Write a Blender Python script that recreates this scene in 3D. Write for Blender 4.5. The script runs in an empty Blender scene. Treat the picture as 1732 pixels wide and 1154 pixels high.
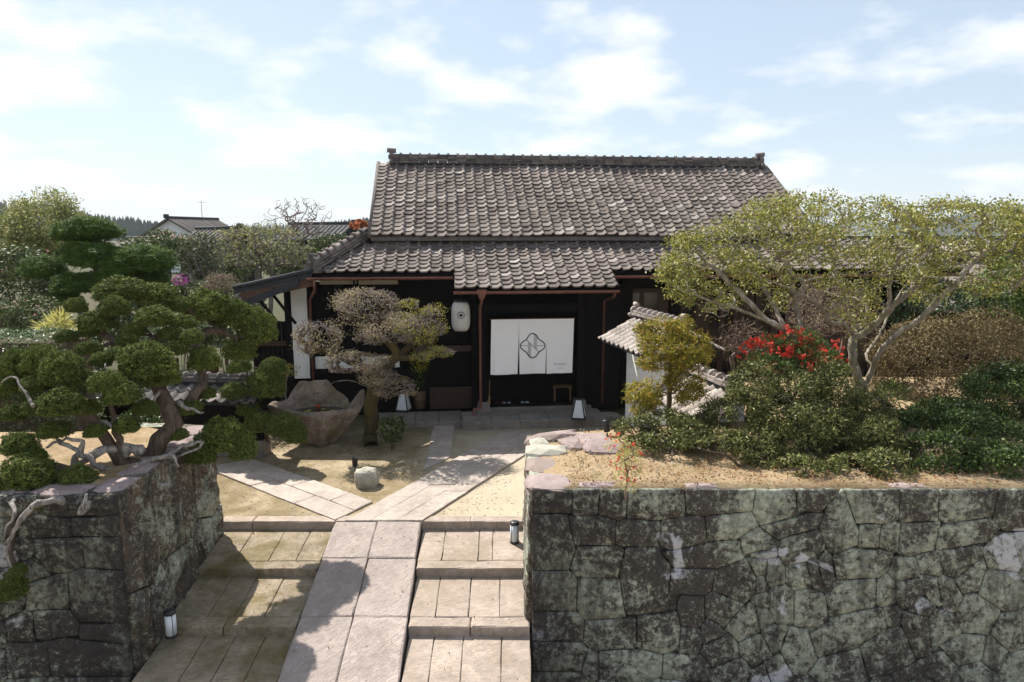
import bpy, math, random
import numpy as np
from mathutils import Vector, Matrix

# ------------------------------------------------------------------ camera, sky, sun, exposure
SC = bpy.context.scene
COL = SC.collection
CAM_H, PITCH, FPX = 4.5, math.radians(8.95), 1155.0
cam_data = bpy.data.cameras.new('camera')
cam_data.sensor_width = 36.0
cam_data.lens = 36.0 * FPX / 1732.0
cam_data.clip_end = 9000.0
cam = bpy.data.objects.new('camera', cam_data)
cam.location = (0, 0, CAM_H)
cam.rotation_euler = (math.pi / 2 - PITCH, 0, 0)
COL.objects.link(cam)
SC.camera = cam

SUN_EL = math.radians(50.0)
SUN_AZ = math.radians(-41.0)          # measured from +Y towards +X: behind the house, to the left
SUN_TO = Vector((math.sin(SUN_AZ) * math.cos(SUN_EL), math.cos(SUN_AZ) * math.cos(SUN_EL), math.sin(SUN_EL)))
sun_data = bpy.data.lights.new('sun', 'SUN')
sun_data.energy = 5.0
sun_data.angle = math.radians(0.5)
sun_data.color = (1.0, 0.95, 0.87)
sun = bpy.data.objects.new('sun', sun_data)
sun.rotation_euler = (-SUN_TO).to_track_quat('-Z', 'Y').to_euler()
sun.location = (-20, 25, 30)
COL.objects.link(sun)

world = bpy.data.worlds.new('World')
SC.world = world
world.use_nodes = True
wt = world.node_tree
wt.nodes.clear()
def wn(t, **kw):
    n = wt.nodes.new(t)
    for k, v in kw.items():
        setattr(n, k, v)
    return n
w_out = wn('ShaderNodeOutputWorld'); w_bg = wn('ShaderNodeBackground')
w_bg.inputs['Strength'].default_value = 0.070
sky = wn('ShaderNodeTexSky', sky_type='NISHITA', sun_disc=False, sun_elevation=SUN_EL, sun_rotation=SUN_AZ,
         altitude=100.0, air_density=1.0, dust_density=0.9, ozone_density=1.5)
w_tc = wn('ShaderNodeTexCoord'); w_sep = wn('ShaderNodeSeparateXYZ')
wt.links.new(w_tc.outputs['Generated'], w_sep.inputs[0])
w_den = wn('ShaderNodeMath', operation='ADD'); w_den.inputs[1].default_value = 0.22
w_abs = wn('ShaderNodeMath', operation='ABSOLUTE')
wt.links.new(w_sep.outputs['Z'], w_abs.inputs[0]); wt.links.new(w_abs.outputs[0], w_den.inputs[0])
w_dx = wn('ShaderNodeMath', operation='DIVIDE'); w_dy = wn('ShaderNodeMath', operation='DIVIDE')
wt.links.new(w_sep.outputs['X'], w_dx.inputs[0]); wt.links.new(w_den.outputs[0], w_dx.inputs[1])
wt.links.new(w_sep.outputs['Y'], w_dy.inputs[0]); wt.links.new(w_den.outputs[0], w_dy.inputs[1])
w_cmb = wn('ShaderNodeCombineXYZ')
wt.links.new(w_dx.outputs[0], w_cmb.inputs[0]); wt.links.new(w_dy.outputs[0], w_cmb.inputs[1])
w_map = wn('ShaderNodeMapping'); w_map.inputs['Location'].default_value = (5.3, 2.2, 0.4)
w_map.inputs['Scale'].default_value = (0.85, 0.85, 1.0)
wt.links.new(w_cmb.outputs[0], w_map.inputs[0])
w_n1 = wn('ShaderNodeTexNoise'); w_n1.inputs['Scale'].default_value = 2.3; w_n1.inputs['Detail'].default_value = 12.0
w_n1.inputs['Roughness'].default_value = 0.56; w_n1.inputs['Distortion'].default_value = 0.0
wt.links.new(w_map.outputs[0], w_n1.inputs['Vector'])
w_rmp = wn('ShaderNodeValToRGB')
w_rmp.color_ramp.elements[0].position = 0.485; w_rmp.color_ramp.elements[0].color = (0, 0, 0, 1)
w_rmp.color_ramp.elements[1].position = 0.63; w_rmp.color_ramp.elements[1].color = (1, 1, 1, 1)
wt.links.new(w_n1.outputs[0], w_rmp.inputs[0])
w_haze = wn('ShaderNodeMixRGB'); w_haze.inputs[0].default_value = 0.5      # thin high veil over the whole dome
w_haze.inputs[2].default_value = (6.0, 7.0, 8.0, 1)
wt.links.new(sky.outputs[0], w_haze.inputs[1])
w_mix = wn('ShaderNodeMixRGB'); w_mix.inputs[2].default_value = (8.2, 8.35, 8.6, 1)
w_m8 = wn('ShaderNodeMath', operation='MULTIPLY'); w_m8.inputs[1].default_value = 0.95
wt.links.new(w_rmp.outputs[0], w_m8.inputs[0]); wt.links.new(w_m8.outputs[0], w_mix.inputs[0])
wt.links.new(w_haze.outputs[0], w_mix.inputs[1])
wt.links.new(w_mix.outputs[0], w_bg.inputs['Color']); wt.links.new(w_bg.outputs[0], w_out.inputs['Surface'])

SC.view_settings.view_transform = 'Standard'
SC.view_settings.look = 'None'
SC.view_settings.gamma = 1.0
SC.view_settings.use_curve_mapping = False
SC.view_settings.exposure = 0.95
SC.render.engine = 'CYCLES'
SC.cycles.max_bounces = 6
SC.cycles.diffuse_bounces = 4
SC.cycles.glossy_bounces = 2
SC.cycles.transmission_bounces = 4
SC.cycles.transparent_max_bounces = 6
SC.cycles.use_denoising = True
SC.cycles.caustics_reflective = False
SC.cycles.caustics_refractive = False

# ------------------------------------------------------------------ measuring helpers
_cp, _sp = math.cos(PITCH), math.sin(PITCH)
def ray(px, py):
    a, b = (px - 866.0) / FPX, -(py - 577.0) / FPX
    return Vector((a, _cp + b * _sp, -_sp + b * _cp))
def G(px, py, z=0.0):
    d = ray(px, py); t = (z - CAM_H) / d.z
    return Vector((d.x * t, d.y * t, z))
def D(px, py, Y):
    d = ray(px, py); t = Y / d.y
    return Vector((d.x * t, Y, CAM_H + d.z * t))
def m_per_px(Y, z=1.0):
    return (Y * _cp + (CAM_H - z) * _sp) / FPX

# ------------------------------------------------------------------ materials
MATS = {}
class NT:
    def __init__(s, name):
        s.m = bpy.data.materials.new(name); s.m.use_nodes = True
        s.t = s.m.node_tree; s.t.nodes.clear()
        s.out = s.n('ShaderNodeOutputMaterial')
        MATS[name] = s.m
    def n(s, typ, **kw):
        n = s.t.nodes.new(typ)
        for k, v in kw.items():
            if k.startswith('i_'):
                n.inputs[k[2:].replace('_', ' ')].default_value = v
            else:
                setattr(n, k, v)
        return n
    def l(s, a, b):
        s.t.links.new(a, b)
    def coord(s, kind='Object', scale=(1, 1, 1), rand=False):
        tc = s.n('ShaderNodeTexCoord'); mp = s.n('ShaderNodeMapping'); mp.inputs['Scale'].default_value = scale
        s.l(tc.outputs[kind], mp.inputs['Vector'])
        if rand:
            oi = s.n('ShaderNodeObjectInfo'); mu = s.n('ShaderNodeMath', operation='MULTIPLY'); mu.inputs[1].default_value = 37.0
            s.l(oi.outputs['Random'], mu.inputs[0]); s.l(mu.outputs[0], mp.inputs['Location'])
        return mp.outputs[0]
    def world(s, scale=(1, 1, 1)):
        g = s.n('ShaderNodeNewGeometry'); mp = s.n('ShaderNodeMapping'); mp.inputs['Scale'].default_value = scale
        s.l(g.outputs['Position'], mp.inputs['Vector'])
        return mp.outputs[0]
    def noise(s, vec, scale, detail=4.0, rough=0.55, dist=0.0):
        n = s.n('ShaderNodeTexNoise'); n.inputs['Scale'].default_value = scale; n.inputs['Detail'].default_value = detail
        n.inputs['Roughness'].default_value = rough; n.inputs['Distortion'].default_value = dist
        s.l(vec, n.inputs['Vector']); return n.outputs[0]
    def ramp(s, fac, *stops):
        r = s.n('ShaderNodeValToRGB'); e = r.color_ramp.elements
        while len(e) < len(stops):
            e.new(0.5)
        for el, (p, c) in zip(e, stops):
            el.position = p
            el.color = (c, c, c, 1) if isinstance(c, (int, float)) else (c[0], c[1], c[2], 1)
        s.l(fac, r.inputs[0]); return r.outputs[0]
    def mix(s, fac, a, b, blend='MIX'):
        m = s.n('ShaderNodeMixRGB', blend_type=blend)
        for i, v in ((0, fac), (1, a), (2, b)):
            if isinstance(v, (int, float)):
                m.inputs[i].default_value = v if i == 0 else (v, v, v, 1)
            elif isinstance(v, tuple):
                m.inputs[i].default_value = (v[0], v[1], v[2], 1)
            else:
                s.l(v, m.inputs[i])
        return m.outputs[0]
    def math(s, op, a, b):
        m = s.n('ShaderNodeMath', operation=op)
        for i, v in ((0, a), (1, b)):
            if isinstance(v, (int, float)):
                m.inputs[i].default_value = v
            else:
                s.l(v, m.inputs[i])
        return m.outputs[0]
    def bump(s, h, dist=0.01, strength=1.0):
        b = s.n('ShaderNodeBump'); b.inputs['Distance'].default_value = dist; b.inputs['Strength'].default_value = strength
        s.l(h, b.inputs['Height']); return b.outputs[0]
    def finish(s, color, rough=0.8, normal=None, spec=0.3, metal=0.0, trans=None, transfac=0.0):
        b = s.n('ShaderNodeBsdfPrincipled')
        for key, v in (('Base Color', color), ('Roughness', rough)):
            if isinstance(v, tuple):
                b.inputs[key].default_value = (v[0], v[1], v[2], 1)
            elif isinstance(v, (int, float)):
                b.inputs[key].default_value = v
            else:
                s.l(v, b.inputs[key])
        b.inputs['Specular IOR Level'].default_value = spec
        b.inputs['Metallic'].default_value = metal
        if normal is not None:
            s.l(normal, b.inputs['Normal'])
        res = b.outputs[0]
        if transfac > 0:
            t = s.n('ShaderNodeBsdfTranslucent')
            src = trans if trans is not None else color
            if isinstance(src, tuple):
                t.inputs[0].default_value = (src[0], src[1], src[2], 1)
            else:
                s.l(src, t.inputs[0])
            mx = s.n('ShaderNodeMixShader'); mx.inputs[0].default_value = transfac
            s.l(res, mx.inputs[1]); s.l(t.outputs[0], mx.inputs[2]); res = mx.outputs[0]
        s.l(res, s.out.inputs['Surface'])
        return s.m

def leaf_mat(name, cols, rough=0.5, transfac=0.25, spec=0.35, patch=None):
    s = NT(name); spec *= 0.6; rough = min(0.75, rough + 0.08)
    g = s.n('ShaderNodeNewGeometry')
    n = len(cols)
    c = s.ramp(g.outputs['Random Per Island'], *[((i + 0.0) / max(1, n - 1), col) for i, col in enumerate(cols)])
    w = s.noise(s.world(), 2.2, 3.0)
    c = s.mix(s.ramp(w, (0.3, 0.0), (0.7, 0.45)), c, patch if patch else cols[0])
    return s.finish(c, rough, None, spec, 0.0, None, transfac)

def plain(name, col, rough=0.7, spec=0.3, var=0.25, scale=6.0, bump=0.0, metal=0.0, stretch=(1, 1, 1)):
    s = NT(name)
    v = s.coord('Object', stretch, True)
    f = s.noise(v, scale, 5.0, 0.6)
    lo = tuple(c * (1 - var) for c in col); hi = tuple(min(1, c * (1 + var)) for c in col)
    c = s.ramp(f, (0.3, lo), (0.7, hi))
    nm = s.bump(f, bump) if bump else None
    return s.finish(c, rough, nm, spec, metal)

def stone_wall_mat(name, lichen_lo, lichen_hi, brown, white):
    s = NT(name)
    p = s.world()
    ob = s.n('ShaderNodeObjectInfo')
    big = s.noise(p, 0.75, 5.0, 0.6, 0.3)
    fine = s.noise(p, 10.0, 12.0, 0.82, 0.3)
    tiny = s.noise(p, 42.0, 6.0, 0.7)
    base = s.ramp(tiny, (0.25, (0.022, 0.019, 0.018)), (0.75, (0.125, 0.108, 0.096)))
    base = s.mix(s.ramp(s.noise(p, 2.6, 3.0), (0.35, 0.0), (0.65, 0.5)), base, brown)
    lich = s.ramp(s.noise(p, 16.0, 5.0, 0.6), (0.25, (0.15, 0.16, 0.122)), (0.75, (0.58, 0.605, 0.49)))
    cover = s.math('ADD', s.math('MULTIPLY', big, 0.48), s.math('MULTIPLY', fine, 0.52))
    cover = s.math('ADD', cover, s.math('MULTIPLY', s.math('SUBTRACT', ob.outputs['Random'], 0.5), 0.012))
    col = s.mix(s.ramp(cover, (lichen_lo, 0.0), (lichen_hi, 0.85)), base, lich)
    speck = s.math('MULTIPLY', s.ramp(s.noise(p, 24.0, 6.0, 0.75), (0.54, 0.0), (0.60, 0.75)), s.ramp(s.noise(p, 3.1, 4.0, 0.6), (0.38, 0.0), (0.55, 1.0)))
    col = s.mix(speck, col, lich)
    streak = s.noise(s.world((3.2, 3.2, 0.4)), 1.0, 6.0, 0.7)
    col = s.mix(s.ramp(streak, (0.50, 0.0), (0.64, 0.65)), col, s.mix(tiny, (0.020, 0.017, 0.018), (0.05, 0.043, 0.043)))
    if white:
        w = s.noise(p, 1.7, 5.0, 0.5, 0.6)
        col = s.mix(s.math('MULTIPLY', s.ramp(w, (0.63, 0.0), (0.66, 0.95)), s.ramp(fine, (0.38, 0.0), (0.5, 1.0))), col, (0.50, 0.50, 0.53))
    if white:                                # black algae stain that runs down the wall next to the stairs
        sx = s.n('ShaderNodeSeparateXYZ'); s.l(p, sx.inputs[0])
        near = s.math('ADD', s.math('MULTIPLY', s.math('ABSOLUTE', s.math('ADD', sx.outputs['X'], 2.1), 0.0), 0.25), s.math('MULTIPLY', s.math('SUBTRACT', fine, 0.5), 1.6))
        col = s.mix(s.ramp(near, (0.62, 0.78), (1.0, 0.0)), col, s.mix(tiny, (0.015, 0.013, 0.013), (0.055, 0.046, 0.044)))
    h = s.math('ADD', s.math('MULTIPLY', fine, 1.0), s.math('MULTIPLY', tiny, 0.35))
    return s.finish(col, 0.9, s.bump(h, 0.03), 0.2)

def paving_mat(name, lo, hi, stri=0.0, ang=0.6, moss=0.0):
    s = NT(name)
    p = s.world()
    f = s.noise(p, 2.2, 6.0, 0.65)
    t = s.noise(p, 55.0, 5.0, 0.75)
    c = s.ramp(f, (0.3, lo), (0.7, hi))
    c = s.mix(s.ramp(t, (0.35, 0.55), (0.6, 0.0)), c, tuple(x * 0.55 for x in lo))
    st = s.noise(p, 0.9, 9.0, 0.7, 0.8)
    c = s.mix(s.ramp(st, (0.48, 0.0), (0.64, 0.35)), c, tuple(x * 0.5 for x in lo))
    c = s.mix(s.ramp(s.noise(p, 7.0, 6.0, 0.75), (0.50, 0.0), (0.66, 0.4)), c, tuple(min(1, x * 1.15) for x in hi))
    oi = s.n('ShaderNodeObjectInfo')
    c = s.mix(s.math('MULTIPLY', oi.outputs['Random'], 0.42), c, tuple(x * 0.55 for x in hi))
    if moss:
        mo = s.noise(p, 1.4, 5.0, 0.65, 0.5)
        c = s.mix(s.ramp(mo, (0.48, 0.0), (0.62, moss)), c, (0.13, 0.10, 0.035))
    h = s.math('MULTIPLY', t, 0.6)
    if stri:
        rt = s.n('ShaderNodeMapping'); rt.inputs['Rotation'].default_value = (0, 0, ang); s.l(p, rt.inputs['Vector'])
        mp = s.n('ShaderNodeMapping'); mp.inputs['Scale'].default_value = (34.0, 9.0, 9.0); s.l(rt.outputs[0], mp.inputs['Vector'])
        wv = s.noise(mp.outputs[0], 1.0, 3.0, 0.6, 0.6)
        h = s.math('ADD', h, s.math('MULTIPLY', wv, stri * 2.2))
        c = s.mix(s.ramp(wv, (0.36, 0.4), (0.52, 0.0)), c, tuple(x * 0.55 for x in lo))
    return s.finish(c, 0.85, s.bump(h, 0.012), 0.25)

# ground
def ground_mat():
    s = NT('sandy_ground')
    p = s.world()
    f = s.noise(p, 0.9, 6.0, 0.62, 0.3)
    t = s.noise(p, 60.0, 5.0, 0.8)
    c = s.ramp(f, (0.35, (0.20, 0.152, 0.09)), (0.62, (0.42, 0.34, 0.235)))
    c = s.mix(s.ramp(s.noise(p, 2.6, 6.0, 0.7), (0.42, 0.0), (0.6, 0.7)), c, (0.16, 0.125, 0.055))
    sx = s.n('ShaderNodeSeparateXYZ'); s.l(p, sx.inputs[0])
    # packed pale sand right of the ramp, browner earth left; fields and gardens far off
    east = s.ramp(s.math('ADD', s.math('MULTIPLY', sx.outputs['X'], 0.3), 0.75), (0.15, 0.0), (0.6, 0.75))
    c = s.mix(east, c, s.mix(t, (0.45, 0.38, 0.285), (0.59, 0.51, 0.40)))
    far = s.math('DIVIDE', sx.outputs['Y'], 100.0)
    fields = s.ramp(s.noise(p, 0.02, 4.0), (0.4, (0.035, 0.042, 0.018)), (0.6, (0.07, 0.062, 0.035)))
    c = s.mix(s.ramp(far, (0.145, 0.0), (0.168, 1.0)), c, fields)
    c = s.mix(s.ramp(t, (0.35, 0.45), (0.55, 0.0)), c, (0.16, 0.12, 0.07))
    s.finish(c, 0.95, s.bump(s.math('ADD', t, f), 0.012), 0.15)
ground_mat()
def soil_mat():
    s = NT('bed_soil')
    p = s.world()
    f = s.noise(p, 1.3, 6.0, 0.65); t = s.noise(p, 28.0, 6.0, 0.8)
    c = s.ramp(f, (0.35, (0.30, 0.21, 0.12)), (0.65, (0.47, 0.36, 0.23)))
    c = s.mix(s.ramp(t, (0.50, 0.0), (0.62, 0.7)), c, (0.17, 0.11, 0.055))
    c = s.mix(s.ramp(s.noise(p, 3.0, 5.0, 0.7), (0.52, 0.0), (0.66, 0.6)), c, (0.16, 0.14, 0.04))
    s.finish(c, 0.95, s.bump(t, 0.03), 0.15)
soil_mat()
stone_wall_mat('wall_stone', 0.482, 0.525, (0.060, 0.050, 0.042), True)
stone_wall_mat('passage_stone', 0.50, 0.535, (0.19, 0.115, 0.06), False)
paving_mat('path_stone', (0.36, 0.30, 0.255), (0.56, 0.48, 0.42), 0.18, 0.9)
paving_mat('ramp_stone', (0.29, 0.235, 0.21), (0.49, 0.41, 0.37), 0.5, 0.75)
paving_mat('step_stone', (0.30, 0.24, 0.195), (0.51, 0.42, 0.355), 0.25, 1.2, 0.3)
paving_mat('mossy_step_stone', (0.17, 0.135, 0.085), (0.42, 0.34, 0.245), 0.4, 1.2, 0.85)
paving_mat('platform_stone', (0.17, 0.15, 0.13), (0.31, 0.28, 0.25), 0.0)
paving_mat('cap_stone', (0.23, 0.17, 0.165), (0.42, 0.34, 0.32), 0.0, 0.0, 0.3)
paving_mat('pale_rock', (0.30, 0.28, 0.22), (0.55, 0.52, 0.44), 0.0)
paving_mat('basin_stone', (0.11, 0.085, 0.065), (0.46, 0.37, 0.31), 0.35, 0.3, 0.6)

def tile_mat(name, stops, whiten):
    s = NT(name)
    g = s.n('ShaderNodeNewGeometry'); oi = s.n('ShaderNodeObjectInfo')
    r = s.math('FRACT', s.math('ADD', g.outputs['Random Per Island'], s.math('MULTIPLY', oi.outputs['Random'], 7.31)), 0.0)
    c = s.ramp(r, *stops)
    p = s.world()
    f = s.noise(p, 9.0, 6.0, 0.7)
    c = s.mix(s.ramp(f, (0.42, 0.0), (0.68, 0.55)), c, whiten)
    c = s.mix(s.ramp(s.noise(p, 30.0, 4.0, 0.7), (0.35, 0.5), (0.55, 0.0)), c, (0.05, 0.042, 0.04))
    return s.finish(c, 0.88, s.bump(f, 0.006), 0.15)
tile_mat('roof_tile', ((0.0, (0.085, 0.068, 0.060)), (0.3, (0.125, 0.102, 0.091)), (0.65, (0.17, 0.142, 0.127)), (0.9, (0.215, 0.182, 0.164)), (1.0, (0.36, 0.32, 0.29))), (0.25, 0.22, 0.20))
tile_mat('ridge_tile', ((0.0, (0.055, 0.052, 0.055)), (0.6, (0.12, 0.105, 0.10)), (1.0, (0.22, 0.19, 0.175))), (0.24, 0.22, 0.20))
tile_mat('pale_tile', ((0.0, (0.22, 0.185, 0.16)), (0.6, (0.31, 0.265, 0.235)), (1.0, (0.42, 0.37, 0.335))), (0.42, 0.38, 0.345))
plain('black_tile', (0.035, 0.037, 0.042), 0.8, 0.2, 0.4, 12.0, 0.004)
plain('dark_wood', (0.0090, 0.0075, 0.0070), 0.85, 0.1, 0.5, 5.0, 0.003, 0.0, (1, 1, 6))
plain('brown_wood', (0.085, 0.042, 0.025), 0.6, 0.3, 0.4, 6.0, 0.003, 0.0, (1, 6, 6))
plain('frame_wood', (0.034, 0.016, 0.011), 0.5, 0.35, 0.3, 6.0)
plain('pine_wood', (0.20, 0.115, 0.045), 0.55, 0.3, 0.25, 6.0, 0.002, 0.0, (6, 1, 1))
plain('copper', (0.165, 0.070, 0.050), 0.55, 0.4, 0.4, 5.0, 0.0, 0.2)
plain('white_plaster', (0.74, 0.74, 0.73), 0.85, 0.2, 0.08, 4.0, 0.002)
plain('cream_plaster', (0.40, 0.36, 0.29), 0.9, 0.2, 0.12, 4.0)
plain('black_metal', (0.018, 0.018, 0.02), 0.45, 0.5, 0.2)
plain('dark_glass', (0.012, 0.011, 0.010), 0.12, 0.5, 0.3)
plain('frosted', (0.62, 0.66, 0.70), 0.6, 0.3, 0.06)
plain('ink', (0.022, 0.024, 0.035), 0.9, 0.1, 0.1)
plain('terracotta', (0.13, 0.085, 0.055), 0.8, 0.2, 0.35, 9.0)
plain('red_petal', (0.62, 0.018, 0.022), 0.6, 0.2, 0.3)
plain('slipper_blue', (0.45, 0.52, 0.65), 0.7, 0.2, 0.2)
plain('slipper_red', (0.10, 0.02, 0.02), 0.7, 0.2, 0.2)
def cloth_mat():
    s = NT('linen')
    v = s.coord('Object', (1, 1, 1))
    f = s.noise(v, 260.0, 2.0); g = s.noise(s.coord('Object', (60, 1, 4)), 3.0, 3.0)
    c = s.mix(s.math('MULTIPLY', g, 0.18), (0.90, 0.90, 0.91), (0.82, 0.82, 0.85))
    s.finish(c, 0.95, s.bump(f, 0.002), 0.1)
cloth_mat()
def paper_mat():
    s = NT('lantern_paper')
    v = s.coord('Object')
    sx = s.n('ShaderNodeSeparateXYZ'); s.l(v, sx.inputs[0])
    w = s.math('SINE', s.math('MULTIPLY', sx.outputs['Z'], 190.0), 0.0)
    s.finish((0.70, 0.68, 0.64), 0.8, s.bump(w, 0.004), 0.2, 0.0, (0.7, 0.68, 0.62), 0.25)
paper_mat()
def water_mat():
    s = NT('still_water')
    n = s.noise(s.world(), 6.0, 2.0)
    s.finish((0.035, 0.028, 0.018), 0.04, s.bump(n, 0.002), 0.6)
water_mat()
def bark(name, lo, hi, moss=0.0, scale=9.0, mosscol=(0.13, 0.11, 0.02)):
    s = NT(name)
    v = s.world((1.3, 1.3, 0.3))
    f = s.noise(v, scale, 8.0, 0.7, 1.0)
    c = s.ramp(f, (0.32, lo), (0.66, hi))
    if moss:
        c = s.mix(s.ramp(s.noise(s.world(), 3.0, 5.0), (0.45, 0.0), (0.6, moss)), c, mosscol)
    s.finish(c, 0.9, s.bump(f, 0.03), 0.2)
bark('pale_bark', (0.10, 0.082, 0.064), (0.42, 0.37, 0.31), 0.4)
bark('juniper_bark', (0.03, 0.022, 0.016), (0.16, 0.12, 0.092), 0.0, 16.0)
bark('deadwood', (0.05, 0.04, 0.032), (0.46, 0.42, 0.39), 0.0, 13.0)
bark('mossy_bark', (0.03, 0.022, 0.014), (0.11, 0.082, 0.045), 0.6, 12.0, (0.10, 0.082, 0.018))
bark('dark_bark', (0.035, 0.027, 0.020), (0.12, 0.095, 0.07), 0.3)
bark('grey_twig', (0.12, 0.095, 0.085), (0.30, 0.255, 0.23), 0.0)
bark('brown_twig', (0.10, 0.065, 0.048), (0.26, 0.19, 0.15), 0.0)
leaf_mat('juniper_leaf', ((0.024, 0.042, 0.010), (0.070, 0.105, 0.022), (0.155, 0.20, 0.042), (0.36, 0.38, 0.10)), 0.6, 0.08, 0.2)
leaf_mat('pine_needle', ((0.030, 0.066, 0.012), (0.085, 0.15, 0.024), (0.16, 0.235, 0.04)), 0.55, 0.2, 0.25)
leaf_mat('willow_leaf', ((0.10, 0.12, 0.032), (0.22, 0.24, 0.075), (0.38, 0.37, 0.14), (0.48, 0.45, 0.22)), 0.5, 0.35, 0.4)
leaf_mat('camellia_leaf', ((0.03, 0.05, 0.016), (0.07, 0.10, 0.03), (0.13, 0.16, 0.055), (0.22, 0.25, 0.12)), 0.52, 0.15, 0.5)
leaf_mat('hedge_leaf', ((0.030, 0.058, 0.020), (0.08, 0.13, 0.05), (0.17, 0.23, 0.11), (0.33, 0.38, 0.24)), 0.35, 0.2, 0.5)
leaf_mat('holly_leaf', ((0.075, 0.10, 0.018), (0.20, 0.225, 0.038), (0.40, 0.39, 0.08), (0.38, 0.31, 0.09), (0.07, 0.105, 0.02)), 0.4, 0.25, 0.45, (0.11, 0.135, 0.028))
leaf_mat('azalea_bud', ((0.22, 0.175, 0.15), (0.33, 0.27, 0.235), (0.44, 0.39, 0.13), (0.28, 0.22, 0.19)), 0.6, 0.25, 0.3)
leaf_mat('azalea_shoot', ((0.27, 0.25, 0.05), (0.38, 0.36, 0.08), (0.21, 0.20, 0.05)), 0.5, 0.35, 0.3)
leaf_mat('yew_leaf', ((0.032, 0.040, 0.012), (0.085, 0.100, 0.024), (0.175, 0.185, 0.050), (0.33, 0.31, 0.12)), 0.45, 0.12, 0.35)
leaf_mat('dark_shrub_leaf', ((0.022, 0.040, 0.010), (0.060, 0.095, 0.020), (0.13, 0.18, 0.04)), 0.4, 0.12, 0.4)
leaf_mat('bronze_leaf', ((0.10, 0.115, 0.018), (0.26, 0.25, 0.032), (0.46, 0.38, 0.055), (0.52, 0.29, 0.05), (0.10, 0.15, 0.026)), 0.45, 0.35, 0.35)
leaf_mat('brown_leaf', ((0.09, 0.068, 0.03), (0.18, 0.13, 0.065), (0.30, 0.22, 0.12), (0.14, 0.14, 0.045)), 0.55, 0.2, 0.3)
leaf_mat('fresh_leaf', ((0.06, 0.105, 0.022), (0.12, 0.18, 0.04), (0.20, 0.26, 0.08)), 0.4, 0.3, 0.45)
leaf_mat('gold_leaf', ((0.34, 0.32, 0.07), (0.48, 0.45, 0.14), (0.58, 0.55, 0.26)), 0.5, 0.4, 0.3)
leaf_mat('red_flower', ((0.60, 0.04, 0.03), (0.78, 0.09, 0.06), (0.85, 0.22, 0.15)), 0.6, 0.3, 0.2)
leaf_mat('pink_flower', ((0.55, 0.20, 0.19), (0.66, 0.38, 0.34), (0.70, 0.58, 0.50)), 0.6, 0.3, 0.2)
leaf_mat('magenta_flower', ((0.36, 0.05, 0.30), (0.48, 0.10, 0.40)), 0.6, 0.3, 0.2)
leaf_mat('rape_flower', ((0.50, 0.42, 0.03), (0.62, 0.54, 0.05)), 0.6, 0.3, 0.2)
leaf_mat('orange_leaf', ((0.36, 0.11, 0.04), (0.46, 0.16, 0.06)), 0.6, 0.3, 0.2)
leaf_mat('cedar_leaf', ((0.020, 0.036, 0.022), (0.036, 0.058, 0.032), (0.055, 0.078, 0.040)), 0.7, 0.0, 0.1)
leaf_mat('dry_leaf', ((0.20, 0.10, 0.04), (0.30, 0.17, 0.08), (0.13, 0.065, 0.03)), 0.8, 0.1, 0.1)
# ------------------------------------------------------------------ mesh builders
def link(o, parent=None):
    COL.objects.link(o)
    if parent is not None:
        o.parent = parent
    return o
def tag(o, label=None, cat=None, group=None, kind=None):
    for k, v in (('label', label), ('category', cat), ('group', group), ('kind', kind)):
        if v is not None:
            o[k] = v
    return o
def empty(name, loc=(0, 0, 0), rz=0.0):
    o = bpy.data.objects.new(name, None)
    o.location = loc; o.rotation_euler = (0, 0, rz); o.empty_display_size = 0.2
    return link(o)
def np_mesh(name, verts, faces, mat, smooth=False):
    me = bpy.data.meshes.new(name)
    verts = np.asarray(verts, dtype=np.float32).reshape(-1, 3)
    faces = np.asarray(faces, dtype=np.int32)
    k = faces.shape[1]; nf = len(faces)
    me.vertices.add(len(verts)); me.vertices.foreach_set('co', verts.ravel())
    me.loops.add(nf * k); me.loops.foreach_set('vertex_index', faces.ravel())
    me.polygons.add(nf)
    me.polygons.foreach_set('loop_start', np.arange(0, nf * k, k, dtype=np.int32))
    me.polygons.foreach_set('loop_total', np.full(nf, k, dtype=np.int32))
    if smooth:
        me.polygons.foreach_set('use_smooth', np.ones(nf, dtype=bool))
    me.materials.append(MATS[mat]); me.update(); me.validate()
    return me
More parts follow.
